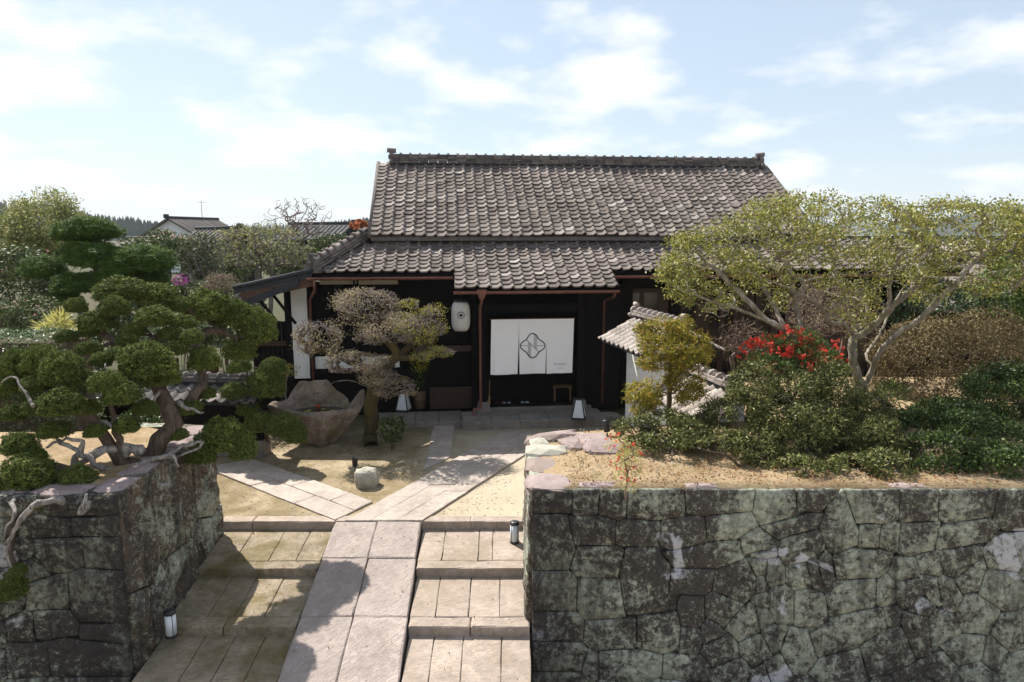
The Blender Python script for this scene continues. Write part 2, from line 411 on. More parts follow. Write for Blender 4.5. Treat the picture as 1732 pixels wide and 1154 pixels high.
class MB:
    def __init__(s):
        s.v = []; s.f = []; s.sm = []
    def add(s, vs, fs, smooth=False):
        b = len(s.v); s.v += [tuple(p) for p in vs]
        for f in fs:
            s.f.append(tuple(i + b for i in f)); s.sm.append(smooth)
        return s
    def box(s, x0, y0, z0, x1, y1, z1, bevel=0.0):
        if bevel <= 0:
            vs = [(x, y, z) for z in (z0, z1) for y in (y0, y1) for x in (x0, x1)]
            return s.add(vs, [(0, 2, 3, 1), (4, 5, 7, 6), (0, 1, 5, 4), (2, 6, 7, 3), (0, 4, 6, 2), (1, 3, 7, 5)])
        b = bevel
        rings = [(x0 + b, y0 + b, x1 - b, y1 - b, z0), (x0, y0, x1, y1, z0 + b), (x0, y0, x1, y1, z1 - b), (x0 + b, y0 + b, x1 - b, y1 - b, z1)]
        vs = []
        for a0, c0, a1, c1, z in rings:
            vs += [(a0, c0, z), (a1, c0, z), (a1, c1, z), (a0, c1, z)]
        fs = [(3, 2, 1, 0), (12, 13, 14, 15)]
        for r in range(3):
            for i in range(4):
                j = (i + 1) % 4
                fs.append((r * 4 + i, r * 4 + j, r * 4 + 4 + j, r * 4 + 4 + i))
        return s.add(vs, fs)
    def prism(s, poly, z0, z1, bevel=0.0):
        """poly: list of (x, y) counter-clockwise, extruded along z with a chamfered upper rim"""
        n = len(poly)
        cx = sum(p[0] for p in poly) / n; cy = sum(p[1] for p in poly) / n
        def ins(p, d):
            dx, dy = cx - p[0], cy - p[1]; L = max(1e-6, math.hypot(dx, dy)); return (p[0] + dx / L * d, p[1] + dy / L * d)
        vs = [(p[0], p[1], z0) for p in poly] + [(p[0], p[1], z1 - bevel) for p in poly]
        if bevel > 0:
            vs += [(*ins(p, bevel), z1) for p in poly]
        k = 3 if bevel > 0 else 2
        fs = [tuple(range(n - 1, -1, -1)), tuple(range((k - 1) * n, k * n))]
        for r in range(k - 1):
            for i in range(n):
                j = (i + 1) % n; fs.append((r * n + i, r * n + j, (r + 1) * n + j, (r + 1) * n + i))
        return s.add(vs, fs)
    def tube(s, pts, rad, sides=8, caps=True, smooth=True):
        pts = [Vector(p) for p in pts]; n = len(pts)
        rad = [rad] * n if isinstance(rad, (int, float)) else list(rad)
        up = Vector((0.13, 0.21, 0.97)); vs = []; prev = None
        for i in range(n):
            t = (pts[min(i + 1, n - 1)] - pts[max(i - 1, 0)]); t = t.normalized() if t.length > 1e-7 else Vector((0, 0, 1))
            a = up - t * up.dot(t) if prev is None else prev - t * prev.dot(t)
            if a.length < 1e-4:
                a = Vector((1, 0, 0)) - t * t.x
            a.normalize(); b = t.cross(a); prev = a
            for k in range(sides):
                an = 2 * math.pi * k / sides
                vs.append(pts[i] + (a * math.cos(an) + b * math.sin(an)) * rad[i])
        fs = []
        for i in range(n - 1):
            for k in range(sides):
                j = (k + 1) % sides
                fs.append((i * sides + k, i * sides + j, (i + 1) * sides + j, (i + 1) * sides + k))
        s.add(vs, fs, smooth)
        if caps:
            b = len(s.v) - len(vs)
            s.f.append(tuple(b + k for k in range(sides - 1, -1, -1))); s.sm.append(False)
            s.f.append(tuple(b + (n - 1) * sides + k for k in range(sides))); s.sm.append(False)
        return s
    def lathe(s, prof, seg=20, center=(0, 0, 0), smooth=True):
        cx, cy, cz = center; n = len(prof); vs = []
        for r, z in prof:
            for k in range(seg):
                a = 2 * math.pi * k / seg; vs.append((cx + r * math.cos(a), cy + r * math.sin(a), cz + z))
        fs = [(i * seg + k, i * seg + (k + 1) % seg, (i + 1) * seg + (k + 1) % seg, (i + 1) * seg + k) for i in range(n - 1) for k in range(seg)]
        s.add(vs, fs, smooth)
        b = len(s.v) - len(vs)
        s.f.append(tuple(b + k for k in range(seg - 1, -1, -1))); s.sm.append(False)
        s.f.append(tuple(b + (n - 1) * seg + k for k in range(seg))); s.sm.append(False)
        return s
    def mesh(s, name, mat):
        me = bpy.data.meshes.new(name); me.from_pydata(s.v, [], s.f)
        me.polygons.foreach_set('use_smooth', s.sm)
        me.materials.append(MATS[mat]); me.update(); return me
    def build(s, name, mat, parent=None, loc=(0, 0, 0), rz=0.0):
        o = bpy.data.objects.new(name, s.mesh(name, mat)); o.location = loc; o.rotation_euler = (0, 0, rz)
        return link(o, parent)
def boxpart(name, mat, parent, x0, y0, z0, x1, y1, z1, bevel=0.0):
    return MB().box(x0, y0, z0, x1, y1, z1, bevel).build(name, mat, parent)

# ------------------------------------------------------------------ foliage builders
def unit(v):
    return v / np.maximum(1e-9, np.linalg.norm(v, axis=1, keepdims=True))
def leaf_verts(pos, dirs, L, W, rng, cup=0.0, lay=False):
    """lay: the directions are the crown's outward normals and the leaves lie over each other like scales"""
    n = len(pos); d = unit(dirs)
    r = unit(rng.normal(size=(n, 3)))
    if lay:
        nr = unit(d + r * 0.55); t = unit(np.cross(nr, unit(rng.normal(size=(n, 3))))); d = unit(t + d * 0.45); s = unit(np.cross(nr, d))
    else:
        s = unit(np.cross(d, r))
    up = np.cross(s, d)
    Ls = (L * rng.uniform(0.65, 1.25, (n, 1))); Ws = (W * rng.uniform(0.7, 1.2, (n, 1))) * 0.5
    v = np.empty((n, 4, 3), np.float32)
    v[:, 0] = pos; v[:, 1] = pos + d * Ls * 0.45 + s * Ws + up * cup * Ls
    v[:, 2] = pos + d * Ls; v[:, 3] = pos + d * Ls * 0.45 - s * Ws + up * cup * Ls
    return v.reshape(-1, 3)
def leaf_mesh(name, pos, dirs, L, W, mat, rng, cup=0.0):
    v = leaf_verts(np.asarray(pos), np.asarray(dirs), L, W, rng, cup, L / W < 5.5)
    return np_mesh(name, v, np.arange(len(v), dtype=np.int32).reshape(-1, 4), mat)
def lump_points(rng, radii, n, lumps=26, lump_r=0.34, bottom=-0.45, fuzz=0.06, thick=0.25):
    """points on the skin of many lumps that together make an uneven crown; outward directions with them"""
    c = unit(rng.normal(size=(lumps * 3, 3))); c = c[c[:, 2] > bottom][:lumps]
    c = c * rng.uniform(0.5, 0.82, (len(c), 1))
    lr = lump_r * rng.uniform(0.7, 1.25, len(c))
    k = rng.integers(0, len(c), n); q = unit(rng.normal(size=(n, 3)))
    out = c[k] / np.maximum(0.2, np.linalg.norm(c[k], axis=1, keepdims=True))
    flip = (q * out).sum(1) < -0.15; q[flip] *= -1
    p = c[k] + q * (lr[k] * (1 - thick * rng.random(n) ** 2))[:, None] + rng.normal(size=(n, 3)) * fuzz
    p[:, 2] = np.maximum(p[:, 2], bottom - 0.12 * rng.random(n))
    return p * np.array(radii), unit(q * 0.7 + out * 0.5 + rng.normal(size=(n, 3)) * 0.55)

def attract_tree(rng, nodes, parents, targets, step=0.12, wander=0.25, lift=0.0):
    """grow twigs from an existing skeleton to every target, nearest first"""
    P = [np.array(p, float) for p in nodes]; par = list(parents)
    arr = np.zeros((len(P) + len(targets) * 14 + 64, 3)); arr[:len(P)] = P; cnt = len(P)
    t = np.asarray(targets, float)
    d0 = np.array([np.min(np.linalg.norm(arr[:cnt] - q, axis=1)) for q in t])
    tips = []
    for q in t[np.argsort(d0)]:
        d = np.linalg.norm(arr[:cnt] - q, axis=1); d = d + np.maximum(0, arr[:cnt, 2] - q[2]) * 0.6
        i = int(np.argmin(d)); a = arr[i].copy(); L = np.linalg.norm(q - a)
        m = max(1, min(12, int(round(L / step)))); off = rng.normal(size=3) * wander * L * 0.3; off[2] += lift * L
        last = i
        for k in range(1, m + 1):
            f = k / m; w = math.sin(math.pi * f)
            p = a + (q - a) * f + off * w + rng.normal(size=3) * wander * step * 0.3 * (1 if k < m else 0)
            if cnt >= len(arr):
                break
            arr[cnt] = p; par.append(last); last = cnt; cnt += 1
        tips.append(last)
    return arr[:cnt], par, tips
def tree_radii(n, par, tip=0.004, power=2.3, rmax=None):
    acc = np.zeros(n); has = np.zeros(n, bool)
    for i in range(n - 1, -1, -1):
        if not has[i]:
            acc[i] = tip ** power
        if par[i] >= 0:
            acc[par[i]] += acc[i] if True else 0; has[par[i]] = True
    # a chain without forks keeps its radius; forks add up
    r = acc ** (1.0 / power)
    return np.minimum(r, rmax) if rmax else r
def skeleton_mesh(name, P, par, rad, mat):
    n = len(P); kids = [[] for _ in range(n)]
    for i in range(n):
        if par[i] >= 0:
            kids[par[i]].append(i)
    mb = MB(); start = [(i, -1) for i in range(n) if par[i] < 0]
    while start:
        i, p = start.pop()
        chain = ([p] if p >= 0 else []) + [i]; cur = i
        while kids[cur]:
            ks = sorted(kids[cur], key=lambda k: -rad[k])
            for k in ks[1:]:
                start.append((k, cur))
            cur = ks[0]; chain.append(cur)
        if len(chain) > 1:
            rr = [rad[k] for k in chain]
            if p >= 0:
                rr[0] = rr[1]
            mx = max(rr); mb.tube([P[k] for k in chain], rr, 9 if mx > 0.05 else 6 if mx > 0.018 else 4 if mx > 0.007 else 3, caps=False)
    return mb.mesh(name, mat)
def polyline_nodes(lines, step=0.15, rng=None, jit=0.0):
    """lines: list of (attach, [points]); attach is None or a point to join to. Gives nodes and parents."""
    P, par = [], []
    for attach, pts in lines:
        pts = [np.array(p, float) for p in pts]
        last = -1
        if attach is not None:
            d = [np.linalg.norm(q - pts[0]) for q in P]; last = int(np.argmin(d))
        seq = pts if last < 0 else [P[last]] + pts
        # Catmull-Rom through the points
        for k in range(len(seq) - 1):
            p0 = seq[max(0, k - 1)]; p1 = seq[k]; p2 = seq[k + 1]; p3 = seq[min(len(seq) - 1, k + 2)]
            m = max(1, int(round(np.linalg.norm(p2 - p1) / step)))
            for j in range(0 if (k == 0 and last < 0) else 1, m + 1):
                f = j / m
                q = 0.5 * ((2 * p1) + (-p0 + p2) * f + (2 * p0 - 5 * p1 + 4 * p2 - p3) * f * f + (-p0 + 3 * p1 - 3 * p2 + p3) * f ** 3)
                if rng is not None and jit:
                    q = q + rng.normal(size=3) * jit
                P.append(q); par.append(last); last = len(P) - 1
    return P, par

def bush(name, label, cat, base, center, radii, n, leaf, mat, seed, group=None, lumps=26, lump_r=0.34, stem='dark_bark', flowers=None, bottom=-0.5, fuzz=0.05, stems=5, twigs=40, thick=0.25, core=None, cup=0.0):
    """a shrub or leafy crown: stems from the base, leaves over a lumpy crown, blossoms as their own part"""
    rng = np.random.default_rng(seed)
    base = Vector(base); root = empty(name, base); tag(root, label, cat, group)
    c = np.array(center) - np.array(base)
    pos, dr = lump_points(rng, radii, n, lumps, lump_r, bottom, fuzz, thick)
    me = leaf_mesh('crown', pos + c, dr, leaf[0], leaf[1], mat, rng, cup)
    o = bpy.data.objects.new('crown', me); link(o, root); tag(o, kind='stuff')
    if flowers:
        fn, fL, fmat = flowers
        fp, fd = lump_points(rng, np.array(radii) * 1.03, fn, lumps, lump_r, bottom * 0.3, fuzz, 0.05)
        fv = []
        for _ in range(4):
            fv.append(leaf_verts(fp + c, unit(fd + rng.normal(size=fd.shape) * 0.7), fL, fL * 0.8, rng))
        v = np.concatenate(fv)
        o = bpy.data.objects.new('blossoms', np_mesh('blossoms', v, np.arange(len(v)).reshape(-1, 4), fmat)); link(o, root); tag(o, kind='stuff')
    if stem:
        t, _ = lump_points(rng, np.array(radii) * 0.8, twigs, lumps, lump_r, bottom, fuzz)
        lines = []
        for k in range(stems):
            a = rng.uniform(0, 6.28); rr = 0.15 * min(radii[0], 0.6)
            b0 = np.array((math.cos(a) * rr, math.sin(a) * rr, -0.05)); lines.append((None, [b0, b0 * 1.3 + (c - b0) * 0.45, c * 0.9 + b0 * 1.5]))
        P, par = polyline_nodes(lines, 0.15, rng, 0.01)
        P, par, _t = attract_tree(rng, P, par, t + c, 0.15, 0.3)
        rad = tree_radii(len(P), par, 0.004, 2.2, 0.12)
        o = bpy.data.objects.new('stem', skeleton_mesh('stem', P, par, rad, stem)); link(o, root)
    return root
# ------------------------------------------------------------------ the setting: ground, beds, steps, paths
RNG = np.random.default_rng(7); random.seed(11)
LOW = -1.3                      # street level in front of the retaining walls
RW_Y, RW_Z, RW_X = 8.0, 1.40, 0.25   # right wall: front face, top, passage side
LW_Y, LW_Z, LW_X = 7.30, 1.60, -4.42
def lerp(a, b, t):
    return a + (b - a) * t
def ground():
    mb = MB()
    far = 4000.0
    xs = [-far, -4.75, 0.35, far]; yb = [8.3, 10.25, 8.6]
    for i in range(3):
        x0, x1, y = xs[i], xs[i + 1], yb[i]
        mb.add([(x0, y, 0), (x1, y, 0), (x1, far, 0), (x0, far, 0)], [(0, 1, 2, 3)])
        mb.add([(x0, -far, LOW), (x1, -far, LOW), (x1, y, LOW), (x0, y, LOW)], [(0, 1, 2, 3)])
        mb.add([(x0, y, LOW), (x1, y, LOW), (x1, y, 0), (x0, y, 0)], [(0, 1, 2, 3)])
    return tag(mb.build('ground', 'sandy_ground'), kind='structure')
ground()

def bed(name, outline, z, seed, amp=0.05):
    """raised planting bed: a soil top with small undulation and an earth skirt"""
    rng = np.random.default_rng(seed)
    n = 26; x0 = min(p[0] for p in outline); x1 = max(p[0] for p in outline); y0 = min(p[1] for p in outline); y1 = max(p[1] for p in outline)
    import bmesh
    bm = bmesh.new(); vs = [bm.verts.new((p[0], p[1], z - 0.03)) for p in outline]; f = bm.faces.new(vs)
    r = bmesh.ops.extrude_face_region(bm, geom=[f])
    low = [v for v in r['geom'] if isinstance(v, bmesh.types.BMVert)]
    for v in low:
        v.co.z = -0.05
    top = [g for g in bm.faces if all(abs(v.co.z - (z - 0.03)) < 1e-4 for v in g.verts)]
    for ax, lo, hi in ((0, x0, x1), (1, y0, y1)):
        k = int((hi - lo) / 0.35)
        for i in range(1, k):
            no = [0, 0, 0]; no[ax] = 1; co = [0, 0, 0]; co[ax] = lo + (hi - lo) * i / k
            bmesh.ops.bisect_plane(bm, geom=bm.verts[:] + bm.edges[:] + bm.faces[:], plane_co=co, plane_no=no)
    from mathutils import noise
    for v in bm.verts:
        if v.co.z > z - 0.1 and all(abs(v.co.z - w.co.z) < 0.3 for e in v.link_edges for w in e.verts):
            v.co.z += amp * (noise.noise(Vector((v.co.x * 0.9, v.co.y * 0.9, seed))) + 0.35 * noise.noise(v.co * 4))
    bmesh.ops.recalc_face_normals(bm, faces=bm.faces)
    me = bpy.data.meshes.new(name); bm.to_mesh(me); bm.free(); me.materials.append(MATS['bed_soil'])
    for p in me.polygons:
        p.use_smooth = True
    return tag(link(bpy.data.objects.new(name, me)), kind='structure')
bed('planting_bed', [(0.42, 8.04), (16.0, 8.04), (16.0, 14.6), (4.9, 14.6), (4.25, 11.4), (3.1, 10.85), (1.35, 10.5), (0.42, 10.3)], RW_Z + 0.035, 3, 0.05)
bed('planting_bed', [(-16.0, 7.42), (-4.62, 7.42), (-4.72, 9.95), (-5.3, 10.3), (-6.2, 9.9), (-16.0, 9.6)], LW_Z, 5, 0.06)

# ---- polygonal masonry
def half_clip(poly, n, c):
    """keep the side n.p <= c"""
    out = []
    for i in range(len(poly)):
        a, b = poly[i], poly[(i + 1) % len(poly)]
        da = n[0] * a[0] + n[1] * a[1] - c; db = n[0] * b[0] + n[1] * b[1] - c
        if da <= 0:
            out.append(a)
        if (da < 0 < db) or (db < 0 < da):
            t = da / (da - db); out.append((a[0] + (b[0] - a[0]) * t, a[1] + (b[1] - a[1]) * t))
    return out
def masonry(seeds, region, joint=0.0016):
    polys = []
    def frame(s):
        ca, sa = math.cos(s[4]), math.sin(s[4]); return ca, sa
    for i, s in enumerate(seeds):
        poly = [(s[0] - 2.2, s[1] - 2.2), (s[0] + 2.2, s[1] - 2.2), (s[0] + 2.2, s[1] + 2.2), (s[0] - 2.2, s[1] + 2.2)]
        for k in range(len(region)):
            a, b = region[k], region[(k + 1) % len(region)]
            n = (b[1] - a[1], -(b[0] - a[0])); L = math.hypot(*n); n = (n[0] / L, n[1] / L)
            poly = half_clip(poly, n, n[0] * a[0] + n[1] * a[1])
            if len(poly) < 3:
                break
        for j, q in enumerate(seeds):
            if i == j or len(poly) < 3:
                continue
            dx, dy = q[0] - s[0], q[1] - s[1]; dist = math.hypot(dx, dy)
            if dist > 2.0 or dist < 1e-4:
                continue
            rs = []; g = [0.0, 0.0]
            for w in (s, q):
                ca, sa = frame(w); lx, ly = (dx * ca + dy * sa) / dist, (-dx * sa + dy * ca) / dist
                e = (abs(lx / w[2]) ** 3 + abs(ly / w[3]) ** 3) ** (1 / 3); rs.append(1.0 / e)
                gx = math.copysign(abs(lx) ** 2 / w[2] ** 3, lx); gy = math.copysign(abs(ly) ** 2 / w[3] ** 3, ly)
                wx, wy = gx * ca - gy * sa, gx * sa + gy * ca; L = math.hypot(wx, wy); g[0] += wx / L; g[1] += wy / L
            L = math.hypot(*g); n = (g[0] / L, g[1] / L)
            t = rs[0] / (rs[0] + rs[1]); mx, my = s[0] + dx * t, s[1] + dy * t
            poly = half_clip(poly, n, n[0] * mx + n[1] * my - joint)
        if len(poly) >= 3:
            A = 0.5 * sum(poly[k][0] * poly[(k + 1) % len(poly)][1] - poly[(k + 1) % len(poly)][0] * poly[k][1] for k in range(len(poly)))
            if abs(A) > 0.004:
                polys.append(poly if A > 0 else poly[::-1])
    return polys
def stone_mesh(poly, rng, depth=0.28, proud=0.022, name='stone', mat='wall_stone', rough=0.009):
    """one wall stone: (a, b) outline, face bulging towards +c; corners knocked off; local to its centre"""
    pts = []
    n = len(poly)
    for i in range(n):                       # cut corners
        p, a, b = poly[i], poly[i - 1], poly[(i + 1) % n]
        la = math.dist(p, a); lb = math.dist(p, b); ca = min(0.022, la * 0.15) * rng.uniform(0.2, 1.3); cb = min(0.022, lb * 0.15) * rng.uniform(0.2, 1.3)
        pts.append((p[0] + (a[0] - p[0]) / max(la, 1e-6) * ca, p[1] + (a[1] - p[1]) / max(la, 1e-6) * ca))
        pts.append((p[0] + (b[0] - p[0]) / max(lb, 1e-6) * cb, p[1] + (b[1] - p[1]) / max(lb, 1e-6) * cb))
    fine = []
    for i in range(len(pts)):                # wobble long edges
        a, b = pts[i], pts[(i + 1) % len(pts)]; L = math.dist(a, b); fine.append(a)
        m = int(L / 0.2)
        for k in range(1, m + 1):
            t = k / (m + 1); ox = rng.normal() * 0.006
            fine.append((a[0] + (b[0] - a[0]) * t - (b[1] - a[1]) / L * abs(ox), a[1] + (b[1] - a[1]) * t + (b[0] - a[0]) / L * abs(ox)))
    pts = fine; n = len(pts)
    cx = sum(p[0] for p in pts) / n; cy = sum(p[1] for p in pts) / n
    tilt = rng.normal(size=2) * 0.016
    def ring(f, d, z, r):
        o = []
        for p in pts:
            dx, dy = p[0] - cx, p[1] - cy; L = max(1e-6, math.hypot(dx, dy)); s = max(0.0, (L - d) / L) * f
            o.append((dx * s, dy * s, z + dx * s * tilt[0] + dy * s * tilt[1] + rng.normal() * r))
        return o
    rings = [ring(1, 0, -depth, 0), ring(1, 0, -0.003, 0.003), ring(1, 0.009, proud * 0.5, rough * 0.35), ring(0.62, 0.02, proud, rough), ring(0.28, 0.0, proud * 1.1, rough)]
    vs = [v for r in rings for v in r]; fs = [tuple(range(n - 1, -1, -1))]
    for r in range(4):
        for i in range(n):
            j = (i + 1) % n; fs.append((r * n + i, r * n + j, (r + 1) * n + j, (r + 1) * n + i))
    vs.append((0, 0, proud * 1.1 + rng.normal() * rough)); c = len(vs) - 1
    for i in range(n):
        fs.append((4 * n + i, 4 * n + (i + 1) % n, c))
    me = bpy.data.meshes.new(name); me.from_pydata(vs, [], fs)
    sm = [False] * (1 + n) + [True] * (len(fs) - 1 - n); me.polygons.foreach_set('use_smooth', sm)
    me.materials.append(MATS[mat]); me.update()
    return me, (cx, cy)
def wall_face(root, polys, origin, adir, batter, rng, mat, **kw):
    """lay stones on a battered face: a along adir, b up, c out of the face"""
    A = Vector(adir).normalized(); out0 = Vector((A.y, -A.x, 0))
    Bv = (Vector((0, 0, 1)) - out0 * batter).normalized(); Cv = A.cross(Bv)
    R = Matrix((A, Bv, Cv)).transposed().to_4x4()
    for p in polys:
        me, (cx, cy) = stone_mesh(p, rng, mat=mat, **kw)
        o = bpy.data.objects.new('stone', me)
        o.matrix_world = Matrix.Translation(Vector(origin) + A * cx + Bv * cy - Vector(root.location)) @ R
        link(o, root)
def conv(zs, sc, ox, oy, Y, batter, ytop):
    out = []
    for s in zs:
        cx, cy, hw, hh = s[:4]; an = s[4] if len(s) > 4 else 0.0
        p = D(ox + cx / sc, oy + cy / sc, Y); k = m_per_px(Y, p.z) / sc
        out.append((p.x, p.z, hw * k, hh * k, -math.radians(an)))
    return out
def fill(seeds, x0, x1, z0, z1, rng, r=0.3):
    """more stones outside the part that was measured"""
    tries = 0
    while tries < 900:
        tries += 1
        x, z = rng.uniform(x0, x1), rng.uniform(z0, z1)
        if all(((x - s[0]) / (s[2] + r * 0.8)) ** 2 + ((z - s[1]) / (s[3] + r * 0.62)) ** 2 > 1.0 for s in seeds):
            seeds.append((x, z, r * rng.uniform(0.8, 1.5), r * rng.uniform(0.6, 1.0), rng.normal() * 0.35))
    return seeds
r5 = [(198,380,78,55),(335,385,58,58,3),(455,395,60,62,4),(640,400,128,62,2),(912,380,148,58,-2),
 (200,560,78,115),(370,508,95,62,3),(558,522,98,55,3),(752,518,100,65),(960,490,105,52,-10),(1085,560,80,66,-12),
 (385,640,95,68),(590,712,106,135),(850,612,150,52,-7),(790,722,96,58,5),
 (200,765,80,88),(400,800,90,95),(985,725,112,78,-28),(905,828,80,80,20),(796,858,56,82,8),(1085,660,50,55,-20),
 (215,900,95,62),(440,935,102,75),(645,935,92,78),(780,955,48,70,5),(862,930,42,58,-20),(1030,892,98,62,-25),(1100,800,40,48,-20),
 (905,1005,78,72,-25),(225,1035,102,60),(512,1072,132,74),(352,1075,34,60),(760,1080,96,62,4),(950,1100,88,66,-25),(1062,1000,80,66,-32),(1075,1110,60,48,-30),
 (210,1135,100,46),(420,1150,60,28)]
r6 = [(105,245,108,98,-3),(300,215,76,58),(435,345,78,115,-6),(640,240,120,92),(862,245,100,92),(1120,225,145,76,-2),(1345,265,80,112),
 (165,352,150,52,-16),(232,466,112,80,-12),(610,402,52,60),(700,400,56,64,10),(850,405,100,84,-5),(1110,395,155,58,-14),(1335,490,110,118),
 (550,540,150,76,-3),(48,488,60,42,-14),(85,575,60,84,-14),(225,602,70,72,-18),(302,592,34,84,-16),(366,572,40,84,-12),(22,640,34,60,-15),
 (775,585,88,74,8),(905,545,70,70,-20),(1055,530,100,80,-15),(1260,650,95,108,5),
 (110,742,92,96,-24),(266,762,100,102),(480,700,130,82,-6),(685,672,56,82,6),(785,662,88,88,-38),(905,655,46,86,-32),(1000,690,56,96,-20),(1122,608,66,80,25),(1130,795,108,112,35),
 (25,805,52,72,20),(455,892,212,92,-19),(702,802,40,52),(832,872,78,112,-10),(965,848,92,74,5),(862,768,48,50,30),
 (78,915,70,72),(205,985,98,122,-18),(410,1075,160,98,-15),(662,985,150,112,-16),(790,1080,112,42,-25),(1085,972,100,92,-14),(1212,1005,70,92,10),(1312,890,80,92,-15),
 (92,1085,90,92,-28),(940,1082,92,72,-8),(1130,1085,92,72,-12),(1335,1085,82,100,-20),(640,1135,52,40),(860,1145,60,40)]
rw_rng = np.random.default_rng(21)
seeds = conv(r5, 2.541, 860, 700, RW_Y - 0.08, 0.07, RW_Z) + conv(r6, 3.086, 1280, 780, RW_Y - 0.08, 0.07, RW_Z)
seeds = [s for s in seeds if s[0] > RW_X]
seeds = fill(seeds, RW_X + 0.2, 12.0, LOW, RW_Z - 0.25, rw_rng, 0.30)
wall_r = empty('retaining_wall', (RW_X, RW_Y, LOW))
tag(wall_r, 'tall retaining wall of dark polygonal stones blotched with pale green lichen under the yew', 'stone wall')
polys = masonry(seeds, [(RW_X, LOW - 0.1), (12.0, LOW - 0.1), (12.0, RW_Z), (RW_X, RW_Z)])
polys = [[(p[0] - RW_X, p[1] - RW_Z) for p in q] for q in polys]
wall_face(wall_r, polys, (RW_X, RW_Y, RW_Z), (1, 0, 0), 0.07, rw_rng, 'wall_stone')
MB().add([(0.06, -0.13, 0), (11.8, -0.13, 0), (11.8, 0.045, 2.55), (0.06, 0.045, 2.55), (0.06, 0.5, 0), (11.8, 0.5, 0), (11.8, 0.5, 2.55), (0.06, 0.5, 2.55)],
         [(0, 1, 2, 3), (4, 7, 6, 5), (3, 2, 6, 7), (0, 3, 7, 4)]).build('wall_core', 'wall_stone', wall_r)
# passage side of the right wall: coarse courses of long stones
def courses(a0, a1, b0, b1, rng, hh=0.34, ww=0.75):
    out = []; b = b1; r = 0
    while b > b0 + 0.12:
        h = hh * rng.uniform(0.8, 1.25); a = a0 - rng.uniform(0, 0.5) * (r % 2)
        while a < a1:
            w = ww * rng.uniform(0.6, 1.35); out.append((a + w / 2, b - h / 2 + rng.normal() * 0.02, w / 2, h / 2, rng.normal() * 0.05)); a += w
        b -= h; r += 1
    return out
def side_face(root, p0, p1, ztop, zbot, batter, rng, mat, hh, ww, **kw):
    a = Vector((p1[0] - p0[0], p1[1] - p0[1], 0)); L = a.length
    pol = masonry([(s[0], s[1] , s[2], s[3], s[4]) for s in courses(0, L, zbot - ztop, 0, rng, hh, ww)], [(0, zbot - ztop), (L, zbot - ztop), (L, 0), (0, 0)], 0.006)
    wall_face(root, pol, (p0[0], p0[1], ztop), a, batter, rng, mat, **kw)
side_face(wall_r, (RW_X, 10.3), (RW_X, RW_Y), RW_Z, LOW, 0.035, rw_rng, 'passage_stone', 0.36, 0.9, depth=0.2, proud=0.03)
# cap stones of the right wall, uneven slabs
def rock(name, mat, parent, loc, size, seed, rz=0.0, flat=0.75, sub=2):
    import bmesh
    from mathutils import noise
    bm = bmesh.new(); bmesh.ops.create_icosphere(bm, subdivisions=sub, radius=1.0)
    for v in bm.verts:
        q = v.co.copy(); m = max(abs(q.x), abs(q.y), abs(q.z)); q = q.lerp(q / m, flat)
        k = 1 + 0.16 * noise.noise(q * 1.3 + Vector((seed * 3.7, seed, 0))) + 0.07 * noise.noise(q * 3.5 + Vector((0, seed * 1.9, 0)))
        v.co = Vector((q.x * size[0], q.y * size[1], q.z * size[2])) * k * 0.5
    me = bpy.data.meshes.new(name); bm.to_mesh(me); bm.free(); me.materials.append(MATS[mat])
    o = bpy.data.objects.new(name, me); o.location = loc; o.rotation_euler = (0, 0, rz); return link(o, parent)
def cap(root, px0, py0, px1, py1, seed, h=0.16, mat='cap_stone', rz=0.0):
    a = G(px0, py0, RW_Z); b = G(px1, py1, RW_Z); base = Vector(root.location)
    rock('cap_stone', mat, root, ((a.x + b.x) / 2 - base.x, (a.y + b.y) / 2 - base.y, RW_Z - 0.055 - base.z), (abs(b.x - a.x) * 1.05, abs(a.y - b.y) * 1.05, h), seed, rz, 0.85)
for k, q in enumerate(((893, 828, 968, 800), (893, 798, 944, 772), (973, 826, 1040, 814), (1155, 826, 1210, 818), (1505, 826, 1560, 817))):
    cap(wall_r, *q, seed=k + 3)
for k, q in enumerate(((891, 772, 955, 755), (897, 757, 925, 744), (950, 760, 982, 743), (981, 768, 1030, 735), (890, 746, 980, 735))):
    cap(wall_r, *q, seed=k + 31, h=0.26, mat='pale_rock' if k in (0, 1) else 'cap_stone', rz=0.1 * k)

# left wall
lw_rng = np.random.default_rng(33)
l2 = [(205,388,132,56),(475,385,132,56),(-60,400,120,56),(100,505,58,52),(282,528,118,80),(512,520,98,78),(-40,520,80,60),(165,602,48,58,10),(232,715,112,86,-4),(472,745,132,150),
 (55,690,70,80),(20,800,60,40),(105,880,70,76),(286,865,110,76),(0,920,40,60),(500,905,100,60),(150,1042,100,96),(430,1012,172,108),(-20,1050,60,90),(200,1150,120,40),(470,1150,130,36)]
seeds = conv(l2, 2.929, 0, 760, LW_Y - 0.06, 0.06, LW_Z)
top = [(LW_X - 0.45 - 0.9 * i, LW_Z - 0.13, 0.45, 0.14, 0.0) for i in range(9)]
seeds = fill(seeds + top, -12.0, LW_X - 0.15, LOW, LW_Z - 0.35, lw_rng, 0.34)
wall_l = empty('retaining_wall', (LW_X, LW_Y, LOW))
tag(wall_l, 'retaining wall of squared grey green stones beneath the clipped juniper', 'stone wall')
polys = masonry(seeds, [(-12.0, LOW - 0.1), (LW_X, LOW - 0.1), (LW_X, LW_Z), (-12.0, LW_Z)])
polys = [[(p[0] - LW_X, p[1] - LW_Z) for p in q] for q in polys]
wall_face(wall_l, polys, (LW_X, LW_Y, LW_Z), (1, 0, 0), 0.05, lw_rng, 'wall_stone')
